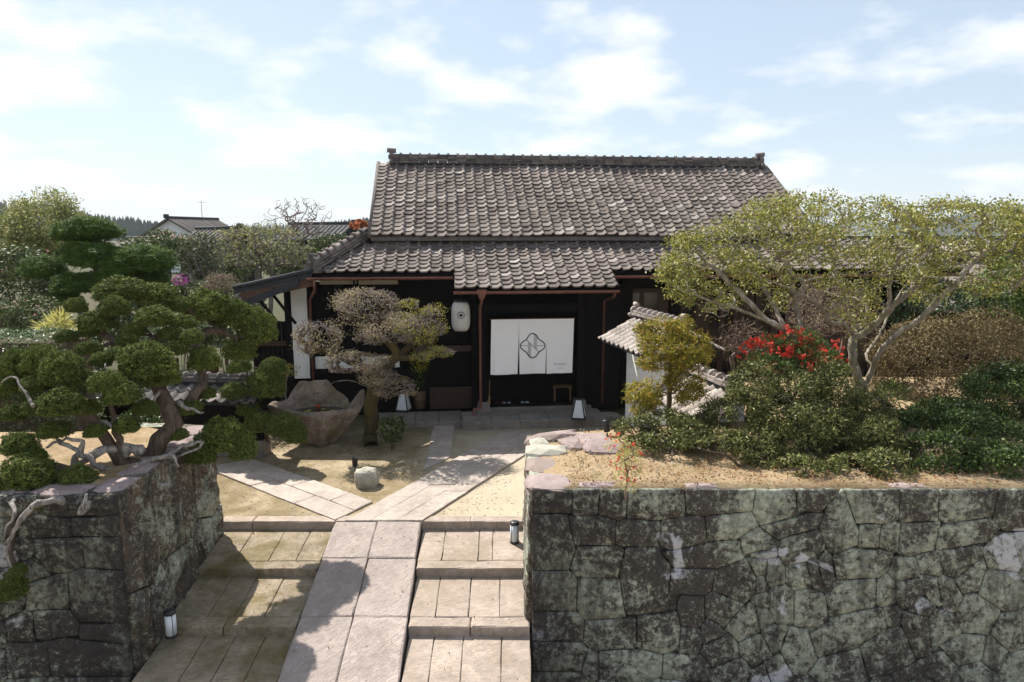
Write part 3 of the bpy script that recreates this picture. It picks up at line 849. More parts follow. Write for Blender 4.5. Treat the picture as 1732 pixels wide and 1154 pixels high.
MB().add([(-7.5, 0.10, 0), (-0.08, 0.10, 0), (-0.08, 0.2, 2.7), (-7.5, 0.2, 2.7), (-7.5, 0.5, 0), (-0.08, 0.5, 0), (-0.08, 0.5, 2.7), (-7.5, 0.5, 2.7)],
         [(0, 1, 2, 3), (4, 7, 6, 5), (3, 2, 6, 7), (1, 5, 6, 2)]).build('wall_core', 'black_tile', wall_l)
side_face(wall_l, (LW_X + 0.0, LW_Y), (LW_X - 0.17, 10.12), LW_Z, LOW, 0.03, lw_rng, 'passage_stone', 1.2, 1.15, depth=0.25, proud=0.02, rough=0.03)
MB().add([(-0.1, 0.15, 0), (-0.26, 2.7, 0), (-0.26, 2.7, 2.7), (-0.1, 0.15, 2.7)], [(0, 1, 2, 3)]).build('wall_core', 'black_tile', wall_l)
side_face(wall_l, (LW_X - 0.17, 10.12), (LW_X - 1.6, 10.35), LW_Z, -0.1, 0.02, lw_rng, 'passage_stone', 0.6, 0.7, depth=0.2, proud=0.02)
for k in range(5):
    rock('cap_stone', 'cap_stone', wall_l, (-0.22 - 0.03 * k, 0.35 + 0.56 * k, 2.85), (0.36, 0.55, 0.14), 50 + k, 0.04, 0.88)
for k in range(5):
    rock('cap_stone', 'cap_stone', wall_l, (-0.75 - 0.7 * k, 0.2, 2.85), (0.68, 0.36, 0.14), 60 + k, 0.0, 0.88)

# ---- steps and ramp
STEP_Y = [10.2 - 1.165 * k for k in range(8)]; STEP_Z = [-0.177 * k for k in range(8)]
def xl_wall(Y): return lerp(-4.56, -4.33, (10.2 - Y) / 3.2)
def xr_wall(Y): return 0.24
def xl_ramp(Y): return lerp(-2.79, -2.64, (10.2 - Y) / 3.2)
def xr_ramp(Y): return lerp(-1.43, -1.27, (10.2 - Y) / 3.2)
steps = empty('steps', (-2.1, 10.2, 0)); tag(steps, kind='structure')
def slab(parent, pts, th, name, mat, bevel=0.008, gap=0.004):
    """a slab with its own joint gap from four corners (counter-clockwise seen from above)"""
    base = Vector(parent.location); pts = [Vector(p) for p in pts]
    c = sum(pts, Vector()) / 4
    q = []
    for p in pts:
        d = c - p; d.z = 0; q.append(p + d.normalized() * gap * 0.7 if d.length > 1e-6 else p)
    nrm = (q[1] - q[0]).cross(q[3] - q[0]).normalized()
    dz = random.uniform(-0.005, 0.005)
    edge = []
    for i in range(4):                       # worn, slightly wavering edges
        a, b = q[i], q[(i + 1) % 4]; m = max(2, int((b - a).length / 0.22)); ins = Vector((0, 0, 1)).cross(b - a).normalized()
        for k in range(m):
            edge.append(a.lerp(b, k / m) + ins * (abs(random.gauss(0, 0.003)) + (0.012 * random.random() if k == 0 else 0)) + Vector((0, 0, dz)))
    n = len(edge)
    inn = [p + (c - p).normalized() * bevel * 1.5 * random.uniform(0.6, 1.8) for p in edge]
    low = [p - Vector((0, 0, th)) for p in edge]; mid = [p - Vector((0, 0, bevel * random.uniform(0.6, 1.7))) for p in edge]
    vs = [v - c for v in low + mid + inn]
    fs = [tuple(range(n - 1, -1, -1)), tuple(range(2 * n, 3 * n))] + [(r * n + i, r * n + (i + 1) % n, (r + 1) * n + (i + 1) % n, (r + 1) * n + i) for r in range(2) for i in range(n)]
    return MB().add(vs, fs).build(name, mat, parent, c - base)
for k in range(7):
    yb, yf = STEP_Y[k], STEP_Y[k + 1]; zb, zf = STEP_Z[k] - 0.125, STEP_Z[k + 1]
    nose = 0.21
    for side in (0, 1):
        f0 = (xl_wall, xl_ramp) if side == 0 else (xr_ramp, xr_wall)
        mat = 'mossy_step_stone' if side == 0 else 'step_stone'
        cuts = [0.0] + sorted(np.clip(np.array([0.25, 0.5, 0.75]) + RNG.uniform(-0.07, 0.07, 3), 0.1, 0.9)) + [1.0]
        ym = yf + nose; zm = lerp(zf, zb, nose / (yb - yf))
        for i in range(4):
            a, b = cuts[i], cuts[i + 1]
            X = lambda Y, t: lerp(f0[0](Y) + (0.02 if side == 0 else 0.015), f0[1](Y) - 0.015, t)
            slab(steps, [(X(ym, a), ym, zm), (X(ym, b), ym, zm), (X(yb, b), yb + 0.06, zb), (X(yb, a), yb + 0.06, zb)], 0.2, 'tread_slab', mat)
        m = float(RNG.uniform(0.4, 0.6)); segs = [(0, m), (m, 1)] if k % 2 else [(0, 1)]
        for a, b in segs:
            slab(steps, [(X(yf, a), yf, zf), (X(yf, b), yf, zf), (X(ym, b), ym, zm), (X(ym, a), ym, zm)], 0.26, 'kerb_stone', mat, 0.012)
# top kerb between courtyard and stairs
tops = [(-4.62, -4.1), (-4.1, -2.79), (-2.79, -1.9), (-1.9, -1.43), (-1.43, -0.65), (-0.65, 0.22)]
for a, b in tops:
    slab(steps, [(a, 10.2, 0.012), (b, 10.2, 0.012), (b, 10.42, 0.012), (a, 10.42, 0.012)], 0.26, 'kerb_stone', 'step_stone', 0.01)
# sloping ramp: pairs of long slabs
ry = [10.19, 9.25, 8.03, 6.75, 5.5, 4.2, 2.6]
def rz_(Y): return -0.1515 * (10.2 - Y) + 0.022
for k in range(6):
    y1, y0 = ry[k], ry[k + 1]
    for a, b in ((0.0, 0.49), (0.49, 1.0)):
        X = lambda Y, t: lerp(xl_ramp(Y), xr_ramp(Y), t)
        slab(steps, [(X(y0, a), y0, rz_(y0)), (X(y0, b), y0, rz_(y0)), (X(y1, b), y1, rz_(y1)), (X(y1, a), y1, rz_(y1))], 0.3, 'ramp_slab', 'ramp_stone', 0.012)

# ---- courtyard paths
def path(corners, rows, cuts, mat, z=0.03):
    """corners: near-left, near-right, far-right, far-left (pixels on the ground)"""
    P = [G(x, y, z) for x, y in corners]
    root = empty('path', (P[0] + P[2]) / 2); root.location.z = 0; tag(root, kind='structure')
    for r in range(rows):
        cc = [0.0] + [c + random.uniform(-0.04, 0.04) for c in cuts[r % len(cuts)]] + [1.0]
        a, b = r / rows, (r + 1) / rows
        for i in range(len(cc) - 1):
            q = [P[0].lerp(P[1], s).lerp(P[3].lerp(P[2], s), t) for s, t in ((a, cc[i]), (b, cc[i]), (b, cc[i + 1]), (a, cc[i + 1]))]
            slab(root, q, 0.1, 'paving_slab', mat, 0.006, 0.003)
path([(567, 879), (631, 848), (430, 776), (345, 790)], 2, [[0.3, 0.62], [0.2, 0.5, 0.8]], 'path_stone')
path([(583, 880), (715, 880), (946, 731), (849, 731)], 3, [[0.18, 0.42, 0.7], [0.3, 0.55, 0.8], [0.22, 0.5, 0.78]], 'path_stone', 0.034)
path([(716, 795), (763, 772), (769, 720), (733, 720)], 1, [[0.38, 0.68]], 'path_stone', 0.026)
# ------------------------------------------------------------------ the house
HR = math.radians(6.0)
HU, HVv = Vector((math.cos(HR), math.sin(HR), 0)), Vector((-math.sin(HR), math.cos(HR), 0))
_o = D(900, 700, 16.42); HO = Vector((_o.x, _o.y, 0.0))
def H(px, py, v):
    d = ray(px, py); c = Vector((0, 0, CAM_H)) - HO
    t = (v - c.dot(HVv)) / d.dot(HVv); p = c + d * t
    return p.dot(HU), p.z
house = empty('house', HO, HR)
tag(house, 'dark timber merchant house with weathered brown tiled roofs and copper gutters', 'house')
TP, TE = 0.265, 0.198           # tile pitch and exposure
def s_profile(n=10):
    pts = []
    for i in range(n):
        t = i / (n - 1)
        h = -0.010 * math.sin(math.pi * t / 0.66) ** 0.6 if t < 0.66 else 0.048 * math.sin(math.pi * (t - 0.66) / 0.34) ** 0.8
        pts.append((t * (TP + 0.012), h))
    return pts
def tile_mesh(mat='roof_tile'):
    pr = s_profile(); n = len(pr); L = TE + 0.05
    vs = []
    for y, dz in ((0.0, 0.040), (L, 0.004)):
        vs += [(x, y, h + dz) for x, h in pr]
    vs += [(x, 0.0, h + 0.040) for x, h in pr] + [(x, 0.004, h + 0.040 - 0.036) for x, h in pr]
    fs = [(i, i + 1, n + i + 1, n + i) for i in range(n - 1)] + [(3 * n + i, 3 * n + i + 1, 2 * n + i + 1, 2 * n + i) for i in range(n - 1)]
    me = bpy.data.meshes.new('roof_tile'); me.from_pydata(vs, [], fs)
    me.polygons.foreach_set('use_smooth', [True] * (n - 1) + [False] * (n - 1)); me.materials.append(MATS[mat]); me.update()
    return me, np.array(vs), np.array([f for f in fs])
TILE, TV, TF = tile_mesh()
class Slope:
    """a roof slope: u along the eave, s up the slope from the eave line"""
    def __init__(s, u0, v0, z0, pitch):
        s.o = Vector((u0, v0, z0)); s.p = pitch
        s.e = Vector((0, math.cos(pitch), math.sin(pitch))); s.n = Vector((0, -math.sin(pitch), math.cos(pitch)))
    def at(s, u, l, h=0.0):
        return Vector((s.o.x + u, s.o.y, s.o.z)) + s.e * l + s.n * h
def tile_field(slope, cells, parent, single, tilt_seed):
    rng = np.random.default_rng(tilt_seed)
    vs, fs = [], []
    for (u, l) in cells:
        sag = 0.03 * (0.5 + 0.5 * math.sin(u * 1.1 + 0.7 * math.sin(l * 1.3 + tilt_seed))) + 0.012 * math.sin(u * 3.1 + l * 2.3)
        slip = -0.03 if rng.random() < 0.02 else 0.0
        o = slope.at(u + rng.normal() * 0.006, l + slip + rng.normal() * 0.008, 0.012 + sag + abs(rng.normal()) * 0.005); a = rng.normal() * 0.018
        if single > 0:
            single -= 1
            ob = bpy.data.objects.new('roof_tile', TILE); ob.location = o; ob.rotation_euler = (slope.p, rng.normal() * 0.01, a); link(ob, parent)
        else:
            x, y, z = TV[:, 0], TV[:, 1], TV[:, 2]
            xx = x * math.cos(a) - y * math.sin(a); yy = x * math.sin(a) + y * math.cos(a)
            w = np.stack([o.x + xx, o.y + yy * slope.e.y + z * slope.n.y, o.z + yy * slope.e.z + z * slope.n.z], 1)
            fs.append(TF + len(vs) * len(TV)); vs.append(w)
    if vs:
        me = np_mesh('tile_field', np.concatenate(vs), np.concatenate(fs), 'roof_tile')
        sm = np.tile(np.array([True] * 9 + [False] * 9), len(vs)); me.polygons.foreach_set('use_smooth', sm)
        tag(link(bpy.data.objects.new('tile_field', me), parent), kind='stuff')
    return single
# --- measured lines
uPL, zP = H(778, 487, -1.0); uPR, _ = H(1040, 487, -1.0)            # porch eave
PITCH_S = math.atan(0.45)
skirt_L = lambda v: zP + 0.45 * (v + 1.0)
VE, VT, VUE, VR = -0.36, 1.32, 0.88, 4.10
uSL, _z = H(530, 463, VE); uSR, _z2 = H(1640, 463, VE)
uML, zME = H(627, 401, VUE); uMR, _z3 = H(1383, 403, VUE); _u, zMR = H(960, 281, VR)
PITCH_M = math.atan((zMR - zME) / (VR - VUE)); LEN_M = math.hypot(zMR - zME, VR - VUE)
uHT = uML - 0.1
uPL = uSL + round((uPL - uSL) / TP) * TP; uPR = uSL + round((uPR - uSL) / TP) * TP
# --- skirt roof (with the porch extension on the same slope)
z_eave = skirt_L(VE)
sl = Slope(0, -1.0, zP, PITCH_S); cp = math.cos(PITCH_S)
s_eave = (VE + 1.0) / cp; s_top = (VT + 1.0) / cp
skirt = MB()
def deck(mb, pts, th=0.07):
    n = len(pts); low = [Vector(p) - Vector((0, 0, th)) for p in pts]
    mb.add(list(pts) + low, [tuple(range(n)), tuple(range(2 * n - 1, n - 1, -1))] + [(i, (i + 1) % n + n if False else i + n, (i + 1) % n + n, (i + 1) % n) for i in range(n)])
deck(skirt, [sl.at(uSL, s_eave + 0.02, -0.02), sl.at(uSR, s_eave + 0.02, -0.02), sl.at(uSR, s_top, -0.02), sl.at(uHT, s_top, -0.02)])
deck(skirt, [sl.at(uPL, 0.02, -0.022), sl.at(uPR, 0.02, -0.022), sl.at(uPR, s_eave + 0.05, -0.022), sl.at(uPL, s_eave + 0.05, -0.022)])
skirt_o = skirt.build('porch_roof', 'dark_wood', house)
porch, sk, skr = [], [], []
cL, cR = round((uPL - uSL) / TP), round((uPR - uSL) / TP)
for r in range(-int(round(s_eave / TE)), 0):
    for c in range(cL, cR):
        porch.append((uSL + c * TP, s_eave + r * TE))
rows_top = int((s_top - s_eave) / TE)
nR = int((uSR - uSL) / TP)
for r in range(rows_top + 1):
    for c in range(nR):
        u = uSL + c * TP; l = s_eave + r * TE
        # left hip cut
        hipu = lerp(uSL, uHT, (l - s_eave) / (s_top - s_eave))
        if u < hipu - 0.1 or l > s_top - 0.1:
            continue
        if r * TE + s_eave < s_eave + 0.01 and uPL - 0.05 < u < uPR - 0.1:
            pass
        (sk if u < uMR - 2.6 else skr).append((u, l))
cells = porch + sk
k = tile_field(sl, cells, skirt_o, 300, 5)
k = tile_field(sl, skr, skirt_o, k, 6)
# --- main roof
sm_ = Slope(0, VUE, zME, PITCH_M)
mr = MB()
deck(mr, [sm_.at(uML, 0.03, -0.02), sm_.at(uMR, 0.03, -0.02), sm_.at(uMR, LEN_M, -0.02), sm_.at(uML, LEN_M, -0.02)], 0.09)
back = 2 * VR - VUE
mr.add([(uML, VR, zMR - 0.03), (uMR, VR, zMR - 0.03), (uMR, back, zME), (uML, back, zME)], [(0, 1, 2, 3)])
main_o = mr.build('main_roof', 'ridge_tile', house)
nm = int(round((uMR - uML) / TP)); rows = int(LEN_M / TE)
tile_field(sm_, [(uML + c * (uMR - uML) / nm, r * TE) for r in range(rows) for c in range(nm)], main_o, 0, 9)
MB().add([(uML + .1, VR, zMR - .1), (uML + .1, VUE + .3, zME), (uML + .1, back - .3, zME), (uML + .1, VUE + .4, zME - .6), (uML + .1, back - .4, zME - .6)],
         [(0, 2, 1), (1, 2, 4, 3)]).build('gable', 'white_plaster', house)
MB().add([(uMR - .1, VR, zMR - .1), (uMR - .1, VUE + .3, zME), (uMR - .1, back - .3, zME), (uMR - .1, VUE + .4, zME - .6), (uMR - .1, back - .4, zME - .6)],
         [(0, 1, 2), (1, 3, 4, 2)]).build('gable', 'white_plaster', house)
# verge rolls on both edges
for u in (uML - 0.03, uMR + 0.03):
    MB().tube([sm_.at(u, -0.02, 0.03), sm_.at(u, LEN_M + 0.02, 0.03)], 0.055, 10).build('verge_tile', 'ridge_tile', house)
    MB().add([sm_.at(u - .02, -.0, -.02), sm_.at(u + .02, 0, -.02), sm_.at(u + .02, LEN_M, -.02), sm_.at(u - .02, LEN_M, -.02), sm_.at(u - .02, 0, -.2), sm_.at(u + .02, 0, -.2), sm_.at(u + .02, LEN_M, -.2), sm_.at(u - .02, LEN_M, -.2)],
             [(4, 5, 1, 0), (0, 3, 7, 4), (1, 5, 6, 2), (4, 7, 6, 5)]).build('bargeboard', 'dark_wood', house)
# --- ridges
def ridge(name, a, b, h, wd, step, parent, seed, cap_r=0.085, mat='ridge_tile', layers=3):
    """stacked ridge: flat courses and a row of half-round cap tiles, one mesh per course or tile"""
    rng = np.random.default_rng(seed); a, b = Vector(a), Vector(b); d = (b - a); L = d.length; d.normalize()
    side = Vector((d.y, -d.x, 0)).normalized(); up = side.cross(d)
    if up.z < 0:
        up = -up
    mb = MB()
    def bar(m, p, q, w, h0, h1):
        vs = [p + side * sx * w + up * hh for hh in (h0, h1) for sx in (-1, 1)] + [q + side * sx * w + up * hh for hh in (h0, h1) for sx in (-1, 1)]
        m.add(vs, [(0, 1, 3, 2), (4, 6, 7, 5), (0, 4, 5, 1), (2, 3, 7, 6), (0, 2, 6, 4), (1, 5, 7, 3)])
    bar(mb, a, b, wd, -0.1, 0.05)
    root = mb.build(name, 'black_tile', parent)
    lh = (h - cap_r * 0.8) / layers
    n = max(1, int(L / step))
    for i in range(layers):
        z0 = 0.052 + i * lh * 0.92
        for k in range(n):
            p = a + d * (k * L / n); q = a + d * ((k + 1) * L / n - 0.012)
            m = MB(); bar(m, p, q, wd + 0.03 - 0.022 * i + rng.normal() * 0.004, z0 + rng.normal() * 0.003, z0 + lh * 0.7); bar(m, p, q, wd - 0.03 - 0.02 * i, z0 + lh * 0.66, z0 + lh * 0.95)
            m.build('ridge_course', mat, root)
    for k in range(n):
        p = a + d * (k * L / n - 0.01); q = a + d * ((k + 1) * L / n + 0.02); z = h - cap_r * 0.5
        MB().tube([p + up * (z + .004), p + up * (z + .006) + d * 0.05, p + up * z + d * 0.06, q + up * z], [cap_r * 1.4, cap_r * 1.4, cap_r, cap_r], 10).build('cap_tile', mat, root)
    return root
ridge('main_ridge', (uML + 0.32, VR, zMR - 0.02), (uMR - 0.12, VR, zMR - 0.02), 0.27, 0.15, 0.268, house, 3)
def ogre_tile(u, v, z, s, parent, rz=0.0, mat='ridge_tile'):
    pr = [(-.5, 0), (-.62, .18), (-.5, .3), (-.38, .3), (-.42, .55), (-.3, .72), (-.12, .78), (.12, .78), (.3, .72), (.42, .55), (.38, .3), (.5, .3), (.62, .18), (.5, 0)]
    m = MB(); n = len(pr)
    vs = [(x * s, -0.10 * s, y * s) for x, y in pr] + [(x * s, 0.12 * s, y * s) for x, y in pr]
    m.add(vs, [tuple(range(n)), tuple(range(2 * n - 1, n - 1, -1))] + [(i, i + n, (i + 1) % n + n, (i + 1) % n) for i in range(n)])
    o = m.build('ridge_end_tile', mat, parent, (u, v, z), rz)
    MB().lathe([(0.02 * s, 0), (.15 * s, 0), (.15 * s, .05 * s), (.09 * s, .09 * s), (.02 * s, .1 * s)], 12).build('boss', mat, o, (0, -0.1 * s, .5 * s)).rotation_euler = (math.pi / 2, 0, 0)
    MB().tube([(0, -0.25 * s, .92 * s), (0, 0.3 * s, .86 * s)], 0.15 * s, 12).build('roll', mat, o)
    return o
ogre_tile(uML + 0.34, VR, zMR - 0.02, 0.45, house, -math.pi / 2)
ogre_tile(uMR - 0.16, VR, zMR - 0.02, 0.45, house, math.pi / 2)
hipA = sl.at(uHT, s_top, 0.03); uHB, _ = H(524, 452, VE); hipB = sl.at(uSL + 0.03, s_eave + 0.12, 0.03)
ridge('hip_ridge', hipB, hipA, 0.26, 0.13, 0.25, house, 8, 0.085, 'roof_tile')
ogre_tile(hipB.x - 0.05, hipB.y - 0.05, hipB.z - 0.05, 0.42, house, math.radians(-38), 'ridge_tile')
# join strip where the skirt roof meets the wall
MB().box(uHT, VT - 0.10, skirt_L(VT) - 0.05, uSR, VT + 0.06, skirt_L(VT) + 0.09).build('flashing_tile', 'black_tile', house)
boxpart('clerestory_wall', 'dark_wood', house, uML + 0.2, VT + 0.05, skirt_L(VT) - 0.4, uMR - 0.2, VT + 0.25, zME + 0.2)
boxpart('eave_board', 'cream_plaster', house, uML + 0.05, VUE + 0.16, zME - 0.095, uMR - 0.05, VUE + 0.2, zME - 0.03)
# --- side slope on the left with its bargeboard
uE, zE = H(396, 487, VE); uTop, zTop = hipB.x - 0.06, hipB.z - 0.02
side = MB()
dz = (zTop - zE) / (uTop - uE)
def sp(u, v, h=0.0):
    return (u, v, zE + (u - uE) * dz + h)
side.add([sp(uE, VE), sp(uTop, VE), sp(uHT, VT, 0.0), sp(uHT, 4.2), sp(uE, 4.2)], [(0, 1, 2, 3, 4)])
side.add([sp(uE, VE, -.14), sp(uTop, VE, -.14), sp(uHT, VT, -.14), sp(uHT, 4.2, -.14), sp(uE, 4.2, -.14)], [(4, 3, 2, 1, 0)])
side.add([sp(uE, VE), sp(uTop, VE), sp(uTop, VE, -.14), sp(uE, VE, -.14), sp(uE, 4.2), sp(uE, 4.2, -.14)], [(0, 3, 2, 1), (4, 5, 3, 0)])
side.build('side_roof', 'black_tile', house)
MB().add([sp(uE + .12, VE + .03, -.145), sp(uTop, VE + .03, -.145), sp(uTop, VE + .03, -.33), sp(uE + .12, VE + .03, -.36), sp(uE + .12, VE + .09, -.145), sp(uTop, VE + .09, -.145), sp(uTop, VE + .09, -.33), sp(uE + .12, VE + .09, -.36)],
         [(0, 3, 2, 1), (4, 5, 6, 7), (3, 7, 6, 2), (0, 4, 7, 3)]).build('bargeboard', 'brown_wood', house)
MB().tube([sp(uE - .02, VE, .01), sp(uTop + .03, VE, .03)], 0.05, 8).build('verge_tile', 'black_tile', house)
# lower canopy of the side passage
ua, za = H(412, 508, VE + 0.02); ub, zb = H(505, 472, VE + 0.02)
MB().add([(ua, VE - .05, za), (ub, VE - .05, zb), (ub, VE + 1.2, zb), (ua, VE + 1.2, za), (ua, VE - .05, za - .16), (ub, VE - .05, zb - .16), (ub, VE + 1.2, zb - .16), (ua, VE + 1.2, za - .16)],
         [(0, 1, 2, 3), (7, 6, 5, 4), (0, 4, 5, 1), (0, 3, 7, 4), (1, 5, 6, 2)]).build('canopy', 'black_tile', house)
ogre_tile(ua - 0.12, VE, za - 0.12, 0.26, house, 0.0)
for px in (468, 438):
    u0, z0 = H(px, 495, VE + 0.1); u1, z1 = H(px + 22, 540, VE + 0.1)
    MB().tube([(u0 - .25, VE + .3, z0 + .1), (u0 + .35, VE + .3, z0 - .75)], 0.035, 6).build('brace', 'dark_wood', house)
# --- walls behind the skirt eave
VW = 0.62
uA, _ = H(497, 600, VW); uB, _ = H(522, 600, VW); uW1, _ = H(690, 600, VW)
zsoff = skirt_L(VE) + 0.02
boxpart('wall', 'dark_wood', house, uHT + 0.2, VW + 0.08, 0.0, uSR - 0.5, VW + 0.3, skirt_L(VW) - 0.1)
boxpart('wall', 'dark_wood', house, uA - 0.1, VW + 0.08, 0.0, uHT + 0.195, VW + 0.3, zE + (uA - uE) * dz - 0.17)
uS0, zS0 = H(425, 545, 1.0); uS1, _ = H(500, 545, 1.0)
for i in range(9):
    a = lerp(uS0, uS1, i / 9); b = lerp(uS0, uS1, (i + 1) / 9) - 0.008; boxpart('board', 'dark_wood', house, a, 1.0, 0.0, b, 1.03, 2.35 + 0.01 * (i % 2))
boxpart('fence_rail', 'brown_wood', house, uS0, 0.95, 1.75, uS1, 0.995, 1.85)
boxpart('post', 'dark_wood', house, H(480, 500, VW)[0], VW, 0.0, H(491, 500, VW)[0], VW + 0.14, zE + (uA - uE) * dz - 0.3)
_, zwt = H(510, 488, VW); _, zwb = H(510, 640, VW)
boxpart('plaster_panel', 'white_plaster', house, uA, VW - 0.02, max(0.25, zwb), uB + 0.02, VW + 0.07, zwt + 0.05)
def hbox(name, mat, px0, py0, px1, py1, v, th=0.08, par=None, bevel=0.0):
    u0, z1 = H(px0, py0, v); u1, z0 = H(px1, py1, v)
    return boxpart(name, mat, par or house, u0, v, z0, u1, v + th, z1, bevel)
hbox('plaster_panel', 'cream_plaster', 540, 461, 603, 481, VW + 0.02, 0.05)
hbox('plaster_panel', 'cream_plaster', 606, 461, 675, 481, VW + 0.02, 0.05)
hbox('plaster_panel', 'white_plaster', 533, 604, 600, 625, VW + 0.0, 0.07)
hbox('plaster_panel', 'white_plaster', 608, 604, 676, 625, VW + 0.0, 0.07)
hbox('sill_beam', 'dark_wood', 524, 625, 690, 634, VW - 0.05, 0.12)
for px in (527, 602, 678, 1060, 1140):
    hbox('post', 'dark_wood', px - 5, 466, px + 5, 690, VW - 0.06, 0.13)
for i in range(24):                      # rafters under the skirt eave
    u = lerp(uSL + 0.3, uSR - 0.4, i / 23)
    if uPL - 0.1 < u < uPR + 0.1:
        continue
    MB().add([sl.at(u - .03, s_eave + .06, -.10), sl.at(u + .03, s_eave + .06, -.10), sl.at(u + .03, s_eave + 1.1, -.10), sl.at(u - .03, s_eave + 1.1, -.10),
              sl.at(u - .03, s_eave + .06, -.17), sl.at(u + .03, s_eave + .06, -.17), sl.at(u + .03, s_eave + 1.1, -.17), sl.at(u - .03, s_eave + 1.1, -.17)],
             [(0, 1, 2, 3), (4, 7, 6, 5), (0, 4, 5, 1), (0, 3, 7, 4), (1, 5, 6, 2)]).build('rafter', 'dark_wood', house)
# vertical black boards on the left wall, horizontal boards right of the entrance
for i in range(14):
    px = 530 + i * 11
    hbox('board', 'dark_wood', px, 484, px + 10.2, 603, VW + 0.035, 0.03)
for i in range(13):
    y = 490 + i * 15
    hbox('board', 'dark_wood', 990, y, 1046, y + 14.2, 0.28, 0.035)
boxpart('wall', 'dark_wood', house, H(988, 600, 0.3)[0], 0.31, 0.1, H(1050, 600, 0.3)[0], 0.6, zP - 0.02)
# windows on the right
for a, b in ((1051, 1118), (1122, 1176), (1192, 1246), (1250, 1310), (1330, 1400), (1410, 1480)):
    w = hbox('window', 'dark_glass', a + 3, 495, b - 3, 640, VW + 0.03, 0.03)
    for q in ((a, 489, b, 495), (a, 640, b, 646), (a, 495, a + 4, 640), (b - 4, 495, b, 640), ((a + b) / 2 - 1.2, 495, (a + b) / 2 + 1.2, 640), (a + 4, 565, b - 4, 568)):
        u0, z1 = H(q[0], q[1], VW); u1, z0 = H(q[2], q[3], VW); boxpart('frame', 'frame_wood', w, u0, VW - 0.01, z0, u1, VW + 0.025, z1)
hbox('post', 'frame_wood', 1178, 470, 1190, 650, VW - 0.08, 0.12)
# --- porch: posts on stone feet, beams, door recess
for px, z0 in ((818, 686), (980, 690)):
    u, zb_ = H(px, z0, 0.0); boxpart('porch_post', 'dark_wood', house, u - 0.085, -0.085, 0.42, u + 0.085, 0.085, zP - 0.05)
    m = MB(); vs = []
    for hw, z in ((0.175, 0.2), (0.12, 0.44)):
        vs += [(u - hw, -hw, z), (u + hw, -hw, z), (u + hw, hw, z), (u - hw, hw, z)]
    m.add(vs, [(4, 5, 6, 7), (0, 1, 5, 4), (1, 2, 6, 5), (2, 3, 7, 6), (3, 0, 4, 7)]).build('post_foot', 'platform_stone', house)
uq0, _ = H(800, 520, 0); uq1, _ = H(1000, 520, 0)
boxpart('porch_beam', 'dark_wood', house, uPL + 0.15, -0.09, zP - 0.12, uPR - 0.12, 0.09, zP + 0.1)
boxpart('porch_beam', 'dark_wood', house, uq0 + 0.1, -0.06, 2.62, uq1 - 0.2, 0.06, 2.82)
boxpart('door_recess', 'dark_wood', house, uq0, 1.85, 0.0, uq1, 2.0, 3.6)
boxpart('door_jamb', 'dark_wood', house, uq0 - 0.02, 0.1, 0.2, uq0 + 0.12, 1.84, 3.3)
boxpart('door_jamb', 'dark_wood', house, uq1 - 0.12, 0.1, 0.2, uq1 + 0.02, 1.84, 3.3)
boxpart('threshold', 'dark_wood', house, uq0 + 0.13, 0.05, 0.2, uq1 - 0.13, 0.2, 0.32)
boxpart('entry_floor', 'dark_wood', house, uq0 + 0.13, 0.21, 0.15, uq1 - 0.13, 1.84, 0.26)
for i in range(9):
    u = lerp(uq0 + 0.25, uq1 - 0.25, i / 8); boxpart('lattice_bar', 'frame_wood', house, u - 0.012, 1.80, 0.3, u + 0.012, 1.845, 2.6)
# recess wall with bench left of the porch
hbox('bench_plank', 'frame_wood', 728, 586, 808, 594, 0.35, 0.06)
hbox('sliding_panel', 'frame_wood', 727, 656, 806, 690, 0.42, 0.05)
# --- gutters and downpipes
def gutter(name, u0, u1, v, z):
    n = max(1, round((u1 - u0) / 0.9)); root = None
    for i in range(n):
        a, b = lerp(u0, u1, i / n), lerp(u0, u1, (i + 1) / n) - 0.006; m = MB(); prof = []
        for k in range(7):
            an = math.pi + math.pi * k / 6; prof.append((0.062 * math.cos(an), 0.07 * math.sin(an)))
        vs = [(a, v + y, z + h) for y, h in prof] + [(b, v + y, z + h) for y, h in prof] + [(a, v + y * .88, z + h * .88) for y, h in prof] + [(b, v + y * .88, z + h * .88) for y, h in prof]
        fs = [(k, k + 1, 8 + k, 7 + k) for k in range(6)] + [(15 + k, 14 + k, 21 + k, 22 + k) for k in range(6)]
        fs += [(0, 7, 21, 14), (6, 20, 27, 13)]
        m.add(vs, fs, True)
        if i in (0, n - 1):
            m.add([((a if i == 0 else b), v + y, z + h) for y, h in prof], [tuple(range(7))])
        o = m.build(name if root is None else 'gutter_length', 'copper', house if root is None else root)
        root = root or o
    return root
gutter('gutter', uSL - 0.15, uPL - 0.02, VE - 0.07, skirt_L(VE) - 0.075)
gutter('gutter', uPL - 0.03, uPR + 0.03, -1.07, zP - 0.075)
gutter('gutter', uPR + 0.02, uSR, VE - 0.07, skirt_L(VE) - 0.075)
def pipe(pts, name='downpipe'):
    return MB().tube(pts, 0.033, 10).build(name, 'copper', house)
ud, _ = H(812, 600, -0.3); pzt = zP - 0.1
o = pipe([(ud, -1.06, pzt - .12), (ud, -1.02, pzt - .22), (ud, -0.42, pzt - .42), (ud, -0.38, pzt - .55), (ud, -0.38, 0.40), (ud - .0, -0.38, 0.36), (ud - .16, -0.40, 0.35), (ud - .17, -.42, .26), (ud - .18, -.44, .16), (ud - .5, -.5, .14)])
m = MB(); vs = []
for hw, z in ((0.11, pzt + .06), (0.10, pzt - .02), (0.045, pzt - .16)):
    vs += [(ud - hw, -1.07 - hw * .7, z), (ud + hw, -1.07 - hw * .7, z), (ud + hw, -1.07 + hw * .7, z), (ud - hw, -1.07 + hw * .7, z)]
